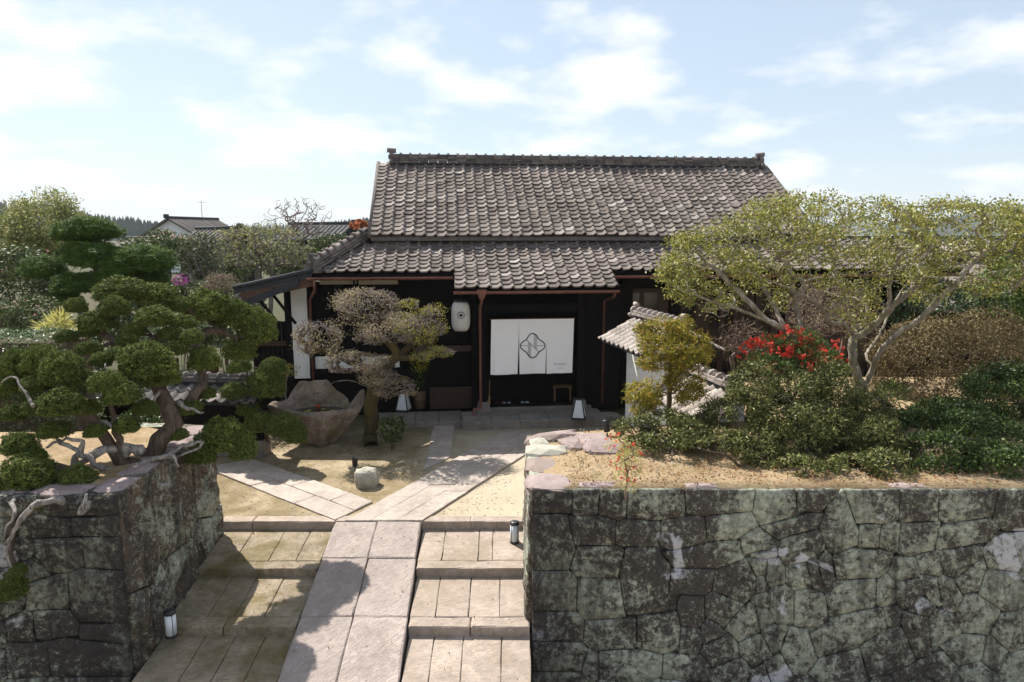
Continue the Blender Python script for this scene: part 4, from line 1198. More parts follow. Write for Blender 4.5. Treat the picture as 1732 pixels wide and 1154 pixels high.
m.add(vs, [(r * 4 + i, r * 4 + 4 + i, r * 4 + 4 + (i + 1) % 4, r * 4 + (i + 1) % 4) for r in range(2) for i in range(4)] + [(0, 1, 2, 3), (11, 10, 9, 8)]).build('rain_head', 'copper', house)
ul, _ = H(524, 500, VW - 0.08); zl = skirt_L(VE) - 0.12
pipe([(uSL + .02, VE - .07, zl), (uSL + .02, VE - .05, zl - .25), (ul, VW - .1, zl - .55), (ul, VW - .1, 0.2)])
ur, _ = H(1022, 500, 0.2); pipe([(uPR - .05, -1.05, pzt), (uPR - .06, -.9, pzt - .15), (ur, .2, pzt - .35), (ur, .2, 0.25)])
# --- stone platform in front of the doors
plat = empty('stone_platform', HO, HR); tag(plat, kind='structure')
def plat_slabs(px0, px1, v0, v1, z, cols, rows, hh):
    u0 = H(px0, 700, v0)[0]; u1 = H(px1, 700, v0)[0]
    for r in range(rows):
        for c in range(cols):
            a, b = lerp(u0, u1, c / cols), lerp(u0, u1, (c + 1) / cols); p, q = lerp(v0, v1, r / rows), lerp(v0, v1, (r + 1) / rows)
            MB().box(a + .004, p + .004, z - hh, b - .004, q - .004, z + random.uniform(-.003, .003), 0.01).build('platform_slab', 'platform_stone', plat)
plat_slabs(782, 1026, -0.98, -0.02, 0.2, 5, 2, 0.21)
plat_slabs(620, 782, -0.62, 0.4, 0.12, 4, 1, 0.14)
boxpart('platform_slab', 'platform_stone', plat, H(800, 690, 0)[0], 0.0, 0.0, H(1000, 690, 0)[0], 0.05, 0.27, 0.01)
for i, (px, py) in enumerate(((1045, 720), (1030, 705), (1060, 712))):
    p = G(px, py, 0.08) - HO; rock('stepping_stone', 'platform_stone', plat, (p.dot(HU), p.dot(HVv), p.z), (0.5, 0.35, 0.22), 80 + i)
# ------------------------------------------------------------------ things at the house
def hworld(u, v, z):
    return HO + HU * u + HVv * v + Vector((0, 0, z))
# door curtain of three linen panels
VN = -0.30
uN0, zN1 = H(831, 540, VN); uN1, _ = H(971, 540, VN); _, zN0 = H(900, 632, VN)
cur = empty('door_curtain', hworld((uN0 + uN1) / 2, VN, zN1), HR)
tag(cur, 'white linen split door curtain with a four-lobed line emblem hanging in the entrance', 'curtain')
cw, chh = uN1 - uN0, zN1 - zN0
MB().tube([(-cw / 2 - 0.06, 0, 0.0), (cw / 2 + 0.06, 0, 0.0)], 0.012, 8).build('rod', 'brown_wood', cur)
def cloth_y(x, t, i):
    return 0.017 * math.sin(9 * x + 2.1 * i) * t + 0.007 * math.sin(23 * x + i) * t + 0.02 * math.sin(2.3 * x + i * 1.7 + 0.6) * t * t - 0.012 * t
panels = []
for i in range(3):
    a, b = -cw / 2 + cw * i / 3, -cw / 2 + cw * (i + 1) / 3
    nx, nz = 14, 18; vs = []
    for r in range(nz + 1):
        t = r / nz
        for c in range(nx + 1):
            f = c / nx; gap = 0.012 * max(0, t - 0.33) / 0.67
            sh = (-0.028 if i == 0 else 0.0 if i == 1 else -0.010) * t
            x = lerp(a + (gap if i else 0), b - (gap * (2.2 if i == 1 else 1) if i < 2 else 0.02 * t), f) + sh
            vs.append((x, cloth_y(x, t, i), -t * chh * (1 + 0.008 * math.sin(3 * f + i))))
    fs = [(r * (nx + 1) + c, (r + 1) * (nx + 1) + c, (r + 1) * (nx + 1) + c + 1, r * (nx + 1) + c + 1) for r in range(nz) for c in range(nx)]
    pn = MB().add(vs, fs, True).build('panel', 'linen', cur); panels.append((pn, a, b))
    hm = MB(); hv = []
    for t0 in (0.945, 0.998):
        for c in range(nx + 1):
            v = vs[int(round(t0 * nz)) * (nx + 1) + c]; x = v[0]; hv.append((x, cloth_y(x, t0, i) - 0.006, -t0 * chh))
    hm.add(hv, [(c, nx + 1 + c, nx + 2 + c, c + 1) for c in range(nx)], True); hm.build('hem', 'linen', pn)
def line_strip(pts, w, parent, name, i, closed=False):
    """flat ink line lying a few millimetres proud of the cloth"""
    n = len(pts); vs = []; fs = []
    for k in range(n):
        p = pts[k]; a = pts[(k - 1) % n] if closed or k else p; b = pts[(k + 1) % n] if closed or k < n - 1 else p
        dx, dz = b[0] - a[0], b[1] - a[1]; L = math.hypot(dx, dz) or 1; nx_, nz_ = -dz / L * w / 2, dx / L * w / 2
        for s in (1, -1):
            x, z = p[0] + nx_ * s, p[1] + nz_ * s; vs.append((x, cloth_y(x, -z / chh, i) - 0.011, z))
    for k in range(n if closed else n - 1):
        j = (k + 1) % n; fs.append((2 * k, 2 * j, 2 * j + 1, 2 * k + 1))
    return MB().add(vs, fs).build(name, 'ink', parent)
mid = panels[1][0]; ex, ez, er = -0.005, -0.49 * chh, 0.222 * chh
q = []
for k in range(96):
    th = 2 * math.pi * k / 96; r = er * (0.865 + 0.135 * math.cos(4 * th)); q.append((ex + r * math.cos(th), ez + r * math.sin(th)))
emb = line_strip(q, 0.024, mid, 'emblem', 1, True)
def seg(x0, z0, x1, z1, w=0.008):
    pts = [(ex + lerp(x0, x1, t / 8) * er, ez + lerp(z0, z1, t / 8) * er) for t in range(9)]; line_strip(pts, w, mid, 'emblem_line', 1)
seg(-0.50, 0.50, 0.50, -0.52, 0.010); seg(-0.96, 0.02, -0.38, 0.0); seg(0.36, 0.0, 0.96, 0.0)
for x, z0, z1 in ((-0.34, 0.30, -0.82), (-0.25, 0.22, -0.90), (-0.15, 0.14, -0.95), (0.12, -0.12, 0.95), (0.22, -0.22, 0.90), (0.32, -0.32, 0.72)):
    seg(x, z0, x, z1)
# lettering on the third panel
def lettering(txt, size, x, z, parent, i):
    cu = bpy.data.curves.new('lettering', 'FONT'); cu.body = txt; cu.size = size; cu.align_x = 'CENTER'; cu.space_character = 1.35
    tmp = bpy.data.objects.new('lettering', cu); COL.objects.link(tmp)
    dg = bpy.context.evaluated_depsgraph_get(); me = bpy.data.meshes.new_from_object(tmp.evaluated_get(dg)); bpy.data.objects.remove(tmp)
    for v in me.vertices:
        px, pz = v.co.x + x, v.co.y + z; v.co = (px, cloth_y(px, -pz / chh, i) - 0.012, pz)
    me.materials.clear(); me.materials.append(MATS['ink']); me.name = 'lettering'
    return link(bpy.data.objects.new('lettering', me), parent)
tx = lerp(panels[2][1], panels[2][2], 0.50)
lettering('NAZUNA', 0.060, tx, -0.845 * chh, panels[2][0], 2)
for dx in np.linspace(-0.075, 0.075, 8):
    line_strip([(tx + dx - 0.006, -0.905 * chh), (tx + dx + 0.006, -0.905 * chh)], 0.010, panels[2][0], 'fine_print', 2)
line_strip([(tx - 0.006, -0.88 * chh), (tx + 0.006, -0.88 * chh)], 0.008, panels[2][0], 'fine_print', 2)
uc, zc = H(829, 650, VN)
hk = empty('bamboo_pole', hworld(uc - 0.03, VN - 0.02, 0.42), HR); tag(hk, 'thin bamboo pole with a wooden tag propped below the door curtain', 'pole')
MB().tube([(0, 0, 0.0), (0.02, 0, 0.62)], 0.008, 6).build('pole', 'pine_wood', hk); MB().box(-0.012, -0.012, 0.02, 0.03, 0.012, 0.22).build('wooden_tag', 'pine_wood', hk)

# paper lantern with its crest
uL, zL1 = H(779, 511, -0.62); _, zL0 = H(779, 559, -0.62)
lan = empty('paper_lantern', hworld(uL, -0.62, zL0), HR); tag(lan, 'tall white paper lantern with black flower crest hanging under the porch eave', 'lantern')
lh = zL1 - zL0; lr = 0.212
prof = []
for k in range(15):
    t = k / 14; e = abs(2 * t - 1) ** 5; prof.append((lr * (1 - 0.28 * e) * (0.985 + 0.03 * math.sin(math.pi * t)), t * lh))
MB().lathe(prof, 28).build('paper_body', 'lantern_paper', lan)
for z, h in ((-0.02, 0.03), (lh - 0.008, 0.05)):
    MB().lathe([(0.10, z), (0.15, z), (0.15, z + h), (0.10, z + h)], 20).build('rim', 'black_metal', lan)
MB().tube([(0, 0, lh + 0.03), (0, 0, lh + 0.3)], 0.006, 6).build('hook', 'black_metal', lan)
def disc(parent, x, z, r, name):
    vs = []; n = 16
    for k in range(n):
        a = 2 * math.pi * k / n; px, pz = x + r * math.cos(a), z + r * math.sin(a); vs.append((px, -math.sqrt(max(0, (lr * 1.02) ** 2 - px * px)) - 0.006, pz))
    vs.append((x, -math.sqrt(max(0, (lr * 1.02) ** 2 - x * x)) - 0.007, z))
    MB().add(vs, [(k, (k + 1) % n, n) for k in range(n)]).build(name, 'ink', parent)
cz = lh * 0.57
disc(lan, 0, cz, 0.036, 'crest')
for k in range(9):
    a = math.pi / 2 + 2 * math.pi * k / 9; disc(lan, 0.074 * math.cos(a), cz + 0.074 * math.sin(a), 0.0165, 'crest')

# andon floor lamps
def andon(px, py, label):
    p = G(px, py, 0.2 if px > 800 else 0.12); r = empty('floor_lamp', p, HR - 0.35); tag(r, label, 'lamp')
    r.rotation_euler.z = HR + math.radians(-18)
    hb, ht, h = 0.155, 0.075, 0.46
    MB().box(-hb - .01, -hb - .01, 0, hb + .01, hb + .01, 0.05).build('base', 'black_metal', r)
    MB().box(-ht - .008, -ht - .008, h, ht + .008, ht + .008, h + 0.025).build('top', 'black_metal', r)
    for s in range(4):
        a = s * math.pi / 2; c, n = math.cos(a), math.sin(a); R = lambda x, y: (x * c - y * n, x * n + y * c)
        def P(x, t, o=0.0):
            w = lerp(hb, ht, t); return (*R(x * w, -w - o), 0.05 + t * (h - 0.05))
        MB().add([P(-.86, .01), P(.86, .01), P(.82, .99), P(-.82, .99)], [(0, 1, 2, 3)]).build('shade_panel', 'frosted', r)
        MB().tube([P(-1, 0, 0), P(-1, 1, 0)], 0.012, 6).build('frame_bar', 'black_metal', r)
    return r
andon(683, 695, 'tapered white floor lamp with black frame beside the potted flowers')
andon(979, 708, 'tapered white floor lamp with black frame at the foot of the entrance post')

# stool and slippers inside the entrance
us, zs = H(951, 645, 0.55); st = empty('stool', hworld(us, 0.62, 0.262), HR); tag(st, 'low wooden stool standing inside the entrance below the curtain', 'stool')
MB().box(-0.24, -0.15, 0.36, 0.24, 0.15, 0.40, 0.008).build('seat', 'pine_wood', st)
for sx in (-1, 1):
    for sy in (-1, 1):
        MB().box(sx * 0.2 - .02, sy * .12 - .02, 0, sx * .2 + .02, sy * .12 + .02, .36).build('leg', 'pine_wood', st)
    MB().box(sx * .2 - .012, -.1, .28, sx * .2 + .012, .1, .33).build('stretcher', 'pine_wood', st)
for px, mat, lab in ((857, 'slipper_blue', 'pair of pale blue slippers on the entrance step'), (888, 'frosted', 'pair of small white slippers on the entrance step'), (845, 'slipper_red', 'pair of dark red slippers on the entrance step')):
    u, z = H(px, 672, 0.32); r = empty('slippers', hworld(u, 0.32 if px != 845 else 0.42, 0.262), HR); tag(r, lab, 'slippers')
    for s in (-1, 1):
        m = MB(); vs = []
        for t in range(7):
            y = -0.13 + 0.26 * t / 6; w = 0.045 * (0.72 + 0.35 * math.sin(math.pi * min(1, t / 6 + .12))); hgt = 0.02 if t < 3 else 0.055 - 0.006 * (t - 3)
            vs += [(s * .06 - w, y, 0), (s * .06 - w * .8, y, hgt), (s * .06 + w * .8, y, hgt), (s * .06 + w, y, 0)]
        m.add(vs, [(t * 4 + k, t * 4 + 4 + k, t * 4 + 5 + k, t * 4 + 1 + k) for t in range(6) for k in range(3)] + [(0, 1, 2, 3), (27, 26, 25, 24)], True).build('slipper', mat, r)

# bollard lights on the stairs
def bollard(p, label):
    r = empty('path_light', p); tag(r, label, 'light', 'cylindrical path lights on the stairs')
    MB().lathe([(0.072, 0), (0.072, 0.035), (0.06, 0.04)], 20).build('base', 'black_metal', r)
    MB().lathe([(0.066, 0.036), (0.066, 0.30)], 20).build('diffuser', 'frosted', r)
    MB().lathe([(0.072, 0.30), (0.072, 0.335), (0.03, 0.345)], 20).build('lid', 'black_metal', r)
    for k in range(4):
        a = math.pi / 4 + k * math.pi / 2; MB().tube([(0.069 * math.cos(a), .069 * math.sin(a), .03), (.069 * math.cos(a), .069 * math.sin(a), .31)], 0.004, 5).build('rail', 'black_metal', r)
bollard(Vector((0.04, 9.78, -0.145)), 'cylindrical white path light on the top step beside the tall lichen wall')
bollard(Vector((-4.18, 7.72, -0.385)), 'cylindrical white path light on the shaded step below the juniper wall')

# spotlights
def spot(p, rz, tilt, label):
    r = empty('garden_spotlight', p, rz); tag(r, label, 'spotlight')
    MB().tube([(0, 0, -0.02), (0, 0, 0.12)], 0.012, 8).build('spike', 'black_metal', r)
    h = MB().lathe([(0.02, 0), (0.05, 0.01), (0.055, 0.17), (0.05, 0.19)], 16).build('head', 'black_metal', r, (0, 0, 0.13)); h.rotation_euler = (tilt, 0, 0)
spot(G(601, 800, 0.0), 0.2, 0.1, 'black garden spotlight behind the pale rock in the courtyard')
spot(D(1027, 740, 10.2) - Vector((0, 0, 0.05)), 0.4, -0.35, 'black garden spotlight on the bed wall beside the red-budded azalea')
tag(rock('rock', 'pale_rock', None, G(620, 812, 0.1), (0.46, 0.4, 0.44), 5, 0.2, 0.3, 3), 'pale rounded lichen rock standing in the courtyard sand', 'rock')
tag(rock('rock', 'basin_stone', None, G(48, 713, 0.1), (0.55, 0.45, 0.32), 8, 0.2, 0.4, 3), 'low brown boulder on the sand behind the juniper', 'rock')

# hollow stone water basin
bp = G(545, 748, 0.0); bas = empty('water_basin', bp, 0.0); tag(bas, 'large hollowed stone water basin with tall back slab and floating leaves', 'basin')
from mathutils import noise as mnoise
seg_n, vs, fs = 72, [], []
def rim(a):
    """radius and height of the lip by angle (0 = right, 90 = back)"""
    da = lambda c: (a - c + math.pi) % (2 * math.pi) - math.pi
    g = lambda c, w: math.exp(-(da(c) / w) ** 2)
    r = 0.84 + 0.14 * g(math.radians(-5), 0.32) + 0.26 * g(math.radians(200), 0.35) - 0.08 * g(math.radians(-60), 0.5) - 0.06 * g(math.radians(40), 0.2)
    z = 0.80 + 0.34 * g(math.radians(8), 0.26) + 0.12 * g(math.radians(195), 0.5) - 0.09 * g(math.radians(-70), 0.45) + 0.46 * min(1.0, 1.5 * g(math.radians(112), 0.62)) - 0.12 * g(math.radians(45), 0.15)
    return r + 0.03 * math.sin(9 * a + 1) * math.sin(4 * a), z + 0.022 * math.sin(13 * a) * math.sin(5 * a + 1)
WZ = 0.70
prof = [(0.16, 0.0), (0.34, 0.05), (0.44, 0.16), (0.55, 0.30), (0.66, 0.45), (0.78, 0.60), (0.87, 0.74), (0.95, 0.87), (1.0, 0.96), (0.985, 1.0), (0.91, 0.985)]
for ri in range(len(prof) + 4):
    for k in range(seg_n):
        a = 2 * math.pi * k / seg_n; r, z = rim(a); c, s_ = math.cos(a), math.sin(a)
        if ri < len(prof):
            f, h = prof[ri]
            v3 = Vector((c * f * 1.4, s_ * f * 1.4, h * 1.3)); n = 1.1 * mnoise.noise(v3 * 1.7) + 0.55 * abs(mnoise.noise(v3 * 4.2)) + 0.25 * mnoise.noise(v3 * 10)
            keel = 0.20 * math.exp(-((a - math.radians(285)) / 0.35) ** 2) * (1 - h)      # rib running down the front
            rr, zz = r * f * (1 + 0.13 * n * (1.0 if h < 0.9 else 0.35)) + keel, z * h + 0.03 * n * (1 if 0.05 < h < 0.9 else 0.3)
            yy = rr * s_ * 0.72 - 0.16 * (1 - f) * (1 if h < 0.96 else 0)
        else:
            q = ri - len(prof); back = max(0, z - 0.85)
            n = mnoise.noise(Vector((c * 3, s_ * 3, q * 1.3)))
            rr, zz = ((r * 0.80, WZ + 0.10 + 0.55 * back), (r * 0.70, WZ + 0.015 + 0.08 * back), (r * 0.60, WZ - 0.06), (0.02, WZ - 0.22))[q]; rr *= 1 + 0.03 * n; zz += 0.012 * n; yy = rr * s_ * 0.72
        vs.append((rr * c, yy, zz))
nr = len(vs) // seg_n
for i in range(nr - 1):
    fs += [(i * seg_n + k, i * seg_n + (k + 1) % seg_n, (i + 1) * seg_n + (k + 1) % seg_n, (i + 1) * seg_n + k) for k in range(seg_n)]
MB().add(vs, fs, False).build('bowl', 'basin_stone', bas)
wv = []
for k in range(40):
    a = 2 * math.pi * k / 40; r, z = rim(a); wv.append((r * 0.70 * math.cos(a), r * 0.70 * math.sin(a) * 0.72, WZ))
MB().add(wv + [(0, 0, WZ)], [(k, (k + 1) % 40, 40) for k in range(40)]).build('water', 'still_water', bas)
rg = np.random.default_rng(3)
for k in range(8):
    x, y = rg.uniform(-0.35, 0.5), rg.uniform(-0.2, 0.35)
    lf = MB().add([(0, -.05, 0), (.03, 0, .004), (0, .07, .002), (-.03, 0, .004)], [(0, 1, 2, 3)]).build('floating_leaf', 'gold_leaf', bas, (x, y, WZ + 0.012), rg.uniform(0, 6)); lf.scale = (1.5, 1.5, 1)
fl = MB()
for k in range(5):
    a = k * 1.2566; fl.add([(0, 0, 0), (.05 * math.cos(a - .5), .05 * math.sin(a - .5), .03), (.075 * math.cos(a), .075 * math.sin(a), .05), (.05 * math.cos(a + .5), .05 * math.sin(a + .5), .03)], [(0, 1, 2, 3)])
fl.build('floating_flower', 'red_petal', bas, (-0.12, 0.22, WZ + 0.015))

# flower pot by the platform
pp = G(711, 690, 0.12); pot = empty('potted_plant', pp); tag(pot, 'ribbed brown planter of green rape blossom stems beside the porch bench', 'plant')
MB().lathe([(0.13, 0), (0.145, 0.02), (0.16, 0.2), (0.165, 0.21), (0.165, 0.25), (0.16, 0.26), (0.175, 0.44), (0.18, 0.46), (0.15, 0.46), (0.14, 0.4)], 24).build('pot', 'terracotta', pot)
rg = np.random.default_rng(14)
a = rg.uniform(0, 6.28, 900); h = rg.uniform(0.42, 1.25, 900); r = rg.random(900) ** .5 * (0.06 + (h - .4) * .32)
pos = np.stack([r * np.cos(a), r * np.sin(a) * .7, h], 1); dr = np.stack([np.cos(a) * .5, np.sin(a) * .5, np.ones(900)], 1) + rg.normal(size=(900, 3)) * .4
tag(link(bpy.data.objects.new('leaves', leaf_mesh('leaves', pos, dr, 0.10, 0.022, 'fresh_leaf', rg)), pot), kind='stuff')
k = (h > 0.85); fp = pos[k] + np.array((0, 0, .08)); v = np.concatenate([leaf_verts(fp, unit(rg.normal(size=fp.shape) + (0, 0, .6)), .03, .026, rg) for _ in range(3)])
tag(link(bpy.data.objects.new('blossoms', np_mesh('blossoms', v, np.arange(len(v)).reshape(-1, 4), 'rape_flower')), pot), kind='stuff')

# ------------------------------------------------------------------ garden wall with tiled coping, right of the entrance
def coping_wall(name, label, p0, p1, zr, half, drop, seed, wall_w=0.42, mat='pale_tile', wallmat='white_plaster', cat='garden wall', tile_w=0.24, ends=(1, 1), group=None):
    """plastered wall under a small gabled tile coping; a runs from p0 to p1"""
    p0, p1 = Vector(p0), Vector(p1); a = p1 - p0; L = a.length; ang = math.atan2(a.y, a.x)
    r = empty(name, (p0.x, p0.y, 0), ang); tag(r, label, cat, group)
    ze = zr - drop
    boxpart('wall_body', wallmat, r, 0.05, -wall_w / 2, 0.0, L - 0.05, wall_w / 2, ze + 0.12)
    boxpart('wall_foot', 'platform_stone', r, 0.03, -wall_w / 2 - .03, 0.0, L - 0.03, wall_w / 2 + .03, 0.35)
    rng = np.random.default_rng(seed); n = max(2, int(L / tile_w)); rows = max(2, int(math.hypot(half, drop) / 0.24))
    for s in (-1, 1):
        MB().add([(0.03, 0, zr - .05), (L - .03, 0, zr - .05), (L - .03, s * (half - .05), ze - .03), (.03, s * (half - .05), ze - .03), (0.03, 0, zr - .12), (L - .03, 0, zr - .12), (L - .03, s * (half - .05), ze - .10), (.03, s * (half - .05), ze - .10)],
                 [(0, 1, 2, 3), (7, 6, 5, 4), (3, 2, 6, 7), (0, 3, 7, 4), (1, 5, 6, 2)]).build('coping_board', 'black_tile', r)
        for c in range(n):
            x0 = c * L / n; w = L / n
            for k in range(rows):
                t0, t1 = k / rows, (k + 1) / rows + 0.02; lift = 0.022
                def P(x, t, h):
                    return (x, s * half * t, zr - drop * t - 0.02 + h)
                vs = []
                for t, e in ((t1, lift), (t0, 0.0)):
                    for i in range(5):
                        f = i / 4; hh = 0.055 * math.sin(math.pi * max(0, (f - 0.45) / 0.55)) - 0.012 * math.sin(math.pi * min(1, f / .45)); vs.append(P(x0 + f * (w + .012) + rng.normal() * .001, t, hh + e))
                vs += [v for v in vs[:5]] + [(v[0], v[1] - s * 0.004, v[2] - 0.03) for v in vs[:5]]
                fs = [(i, i + 1, 6 + i, 5 + i) for i in range(4)] + [(15 + i, 16 + i, 11 + i, 10 + i) for i in range(4)]
                MB().add(vs, fs, True).build('coping_tile', mat, r)
    rid = empty('x'); bpy.data.objects.remove(rid)
    rr = ridge('coping_ridge', (0.0, 0, zr - 0.02), (L, 0, zr - 0.02), 0.17, 0.09, 0.24, r, seed + 1, 0.07, mat, 2)
    for on, x, rz in ((ends[0], 0.0, -math.pi / 2), (ends[1], L, math.pi / 2)):
        if on:
            ogre_tile(x, 0, zr - 0.02, 0.3, r, rz, mat)
    return r
coping_wall('garden_wall', 'taller white plastered garden wall with sunlit tile coping beside the entrance', (2.72, 14.9), (3.24, 12.75), 2.72, 0.86, 0.44, 2)
coping_wall('garden_wall', 'lower white plastered garden wall with tile coping behind the bronze-leaved tree', (3.26, 12.65), (3.68, 10.95), 1.95, 0.78, 0.40, 4)
coping_wall('garden_wall', 'grey tiled garden wall seen between the juniper pads', (-8.6, 13.9), (-5.0, 13.5), 1.5, 0.5, 0.26, 6, 0.3, 'ridge_tile', 'dark_wood')
# posts of the side gate behind the juniper
for px, lab in ((302, 'weathered brown gate post behind the juniper trunk'), (368, 'weathered brown gate post between juniper and water basin')):
    p = G(px, 735, 0.0); r = empty('gate_post', p); tag(r, lab, 'post')
    boxpart('shaft', 'brown_wood', r, -.09, -.09, 0.05, .09, .09, 1.75, 0.01); boxpart('foot', 'platform_stone', r, -.14, -.14, 0, .14, .14, .12, 0.02)
# stone lantern beyond the hedge
p = G(22, 690, 0.0); p = Vector((p.x * 0.98, 13.4, 0)); p.x = D(22, 545, 13.4).x
sl_ = empty('stone_lantern', p); tag(sl_, 'small grey stone lantern with pointed finial behind the hedge', 'stone lantern')
for nm, pr, sg in (('base', [(0.3, 0), (.3, .12), (.2, .18)], 6), ('shaft', [(0.13, .18), (.12, 1.25)], 12), ('platform', [(.14, 1.25), (.28, 1.36), (.28, 1.44)], 6), ('fire_box', [(.19, 1.44), (.19, 1.76)], 6), ('cap', [(.2, 1.76), (.40, 1.80), (.36, 1.88), (.16, 2.0), (.1, 2.06)], 6), ('finial', [(.06, 2.06), (.11, 2.12), (.10, 2.2), (.03, 2.32), (.01, 2.36)], 12)):
    MB().lathe(pr, sg, smooth=False).build(nm, 'platform_stone', sl_)
# ------------------------------------------------------------------ trees and shrubs
def pad_mesh(seed, mat, tufts, per, L, W, spread=0.55, bottom=-0.28, upb=0.0, bumps=0.27):
    """a clipped foliage pad in a unit dome: many small tufts over a bumpy skin, with a loose inside"""
    rng = np.random.default_rng(seed)
    q = unit(rng.normal(size=(tufts * 2, 3))); q = q[q[:, 2] > bottom - 0.25][:tufts]
    off = rng.uniform(-9, 9, 3)
    b = np.array([mnoise.noise(Vector(v * 2.6 + off)) + 0.7 * mnoise.noise(Vector(v * 7.5 + off)) for v in q])
    r = (0.90 + bumps * b)[:, None]
    p = q * r; p[:, 2] = np.where(p[:, 2] < bottom, bottom + 0.06 * rng.normal(size=len(p)), p[:, 2])
    k = np.repeat(np.arange(len(q)), per)
    nrm = q.copy(); nrm[:, 2] += 0.25 + upb; nrm = unit(nrm)
    dr = unit(nrm[k] + rng.normal(size=(len(k), 3)) * spread)
    pos = p[k] - dr * L * 0.2 + rng.normal(size=(len(k), 3)) * 0.020
    m = int(tufts * 1.6)
    qi = unit(rng.normal(size=(m, 3))) * rng.uniform(0.45, 0.82, (m, 1)); qi[:, 2] = np.maximum(qi[:, 2], bottom)
    v = np.concatenate([leaf_verts(pos, dr, L, W, rng, 0.0, L / W < 5.5), leaf_verts(qi, unit(rng.normal(size=(m, 3))), L * 2.4, W * 3.2, rng)])
    return np_mesh('foliage_pad', v, np.arange(len(v)).reshape(-1, 4), mat)
def pad_tree(name, label, cat, base, lines, pads, meshes, bark_mat, seed, tip=0.011, rmax=0.16, group=None, dead=None, twig=5, depth=0.85, grow=0.88):
    """a cloud-pruned tree: trunk and limbs, each foliage pad its own part"""
    rng = np.random.default_rng(seed); base = Vector(base); root = empty(name, base); tag(root, label, cat, group)
    B = np.array(base)
    P, par = polyline_nodes([(a, [np.array(q) - B for q in pts]) for a, pts in lines], 0.12, rng, 0.012)
    tg = []
    for i, (px, py, rx, ry, Y) in enumerate(pads):
        c = D(px, py, Y); s = m_per_px(Y, c.z); R = (rx * s, rx * s * depth, ry * s * 1.12)
        o = bpy.data.objects.new('foliage_pad', meshes[i % len(meshes)]); R = tuple(grow * q for q in R); o.location = c - base - Vector((0, 0, R[2] * 0.15)); o.scale = R
        o.rotation_euler = (rng.normal() * 0.06, rng.normal() * 0.06, rng.uniform(0, 6.28)); link(o, root); tag(o, kind='stuff')
        o.scale = ((R[0] + R[1]) / 2 * 1.0, (R[0] + R[1]) / 2, R[2]) if R[0] < 0.3 else o.scale
        if R[0] >= 0.3:
            o.rotation_euler.z = rng.choice([0.0, math.pi]) + rng.normal() * 0.25
        tg.append(np.array(c - base) + np.array((0, 0, -R[2] * 0.45)))
        for _ in range(twig):
            a = rng.uniform(0, 6.28); f = rng.uniform(0.35, 0.8); tg.append(np.array(c - base) + np.array((R[0] * f * math.cos(a), R[1] * f * math.sin(a), -R[2] * rng.uniform(0.2, 0.42))))
    P, par, _t = attract_tree(rng, P, par, tg, 0.10, 0.45)
    rad = tree_radii(len(P), par, tip, 2.1, rmax)
    link(bpy.data.objects.new('trunk', skeleton_mesh('trunk', P, par, rad, bark_mat)), root)
    for pts, r0 in dead or []:
        pts = [np.array(q) - B for q in pts]; Q, qp = polyline_nodes([(None, pts)], 0.06, rng, 0.012)
        n = len(Q); rr = [r0 * (1 - 0.85 * k / n) * rng.uniform(0.8, 1.2) for k in range(n)]
        MB().tube(Q, rr, 7).build('dead_branch', 'deadwood', root)
    return root
def DD(*a):
    return [D(*q) for q in a]
jm = [pad_mesh(100 + i, 'juniper_leaf', 1150, 12, 0.105, 0.034, 0.62) for i in range(4)]
jb = D(262, 800, 8.75); jb.z = LW_Z - 0.05
jun_pads = [(205, 492, 52, 28, 10.1), (268, 500, 40, 26, 10.2), (350, 520, 50, 38, 10.5), (397, 532, 40, 32, 10.7), (436, 555, 38, 40, 10.8), (405, 592, 34, 24, 10.7), (262, 537, 40, 24, 9.4),
            (165, 545, 38, 26, 9.5), (195, 520, 30, 22, 9.5), (128, 518, 22, 18, 9.6), (112, 570, 22, 16, 9.3), (248, 610, 54, 40, 8.7), (235, 640, 40, 24, 8.7), (70, 610, 34, 32, 8.6), (105, 625, 42, 38, 8.3), (30, 620, 34, 38, 8.8),
            (105, 682, 46, 30, 7.95), (180, 648, 36, 26, 8.2), (205, 665, 38, 28, 8.2), (345, 608, 32, 28, 9.3), (325, 570, 24, 16, 9.3), (290, 565, 26, 16, 9.4), (375, 738, 44, 40, 9.2), (412, 755, 28, 34, 9.2),
            (340, 770, 32, 20, 9.0), (48, 800, 50, 38, 7.65), (130, 806, 36, 24, 7.75), (32, 752, 36, 26, 7.95), (60, 770, 22, 18, 7.9), (92, 728, 34, 18, 8.0), (140, 637, 24, 16, 8.5), (150, 590, 26, 16, 9.0), (215, 575, 22, 14, 9.2), (300, 590, 24, 16, 9.2), (60, 650, 30, 20, 8.4), (150, 690, 24, 18, 8.2), (310, 545, 26, 16, 9.8), (285, 640, 24, 18, 8.9), (20, 700, 26, 18, 8.3), (245, 690, 26, 18, 8.5), (170, 610, 22, 16, 8.8), (0, 830, 30, 24, 7.5), (85, 850, 26, 14, 7.4), (215, 720, 26, 18, 8.3), (160, 730, 22, 14, 8.1), (320, 690, 26, 18, 9.0), (300, 735, 22, 14, 8.8), (345, 665, 24, 16, 9.4), (130, 655, 24, 18, 8.3), (195, 600, 24, 16, 8.9), (225, 560, 24, 16, 9.4), (300, 515, 28, 18, 10.1), (150, 560, 22, 16, 9.4), (60, 690, 26, 18, 8.1), (20, 995, 28, 30, 7.05), (30, 965, 18, 14, 7.08), (10, 655, 22, 18, 8.6)]
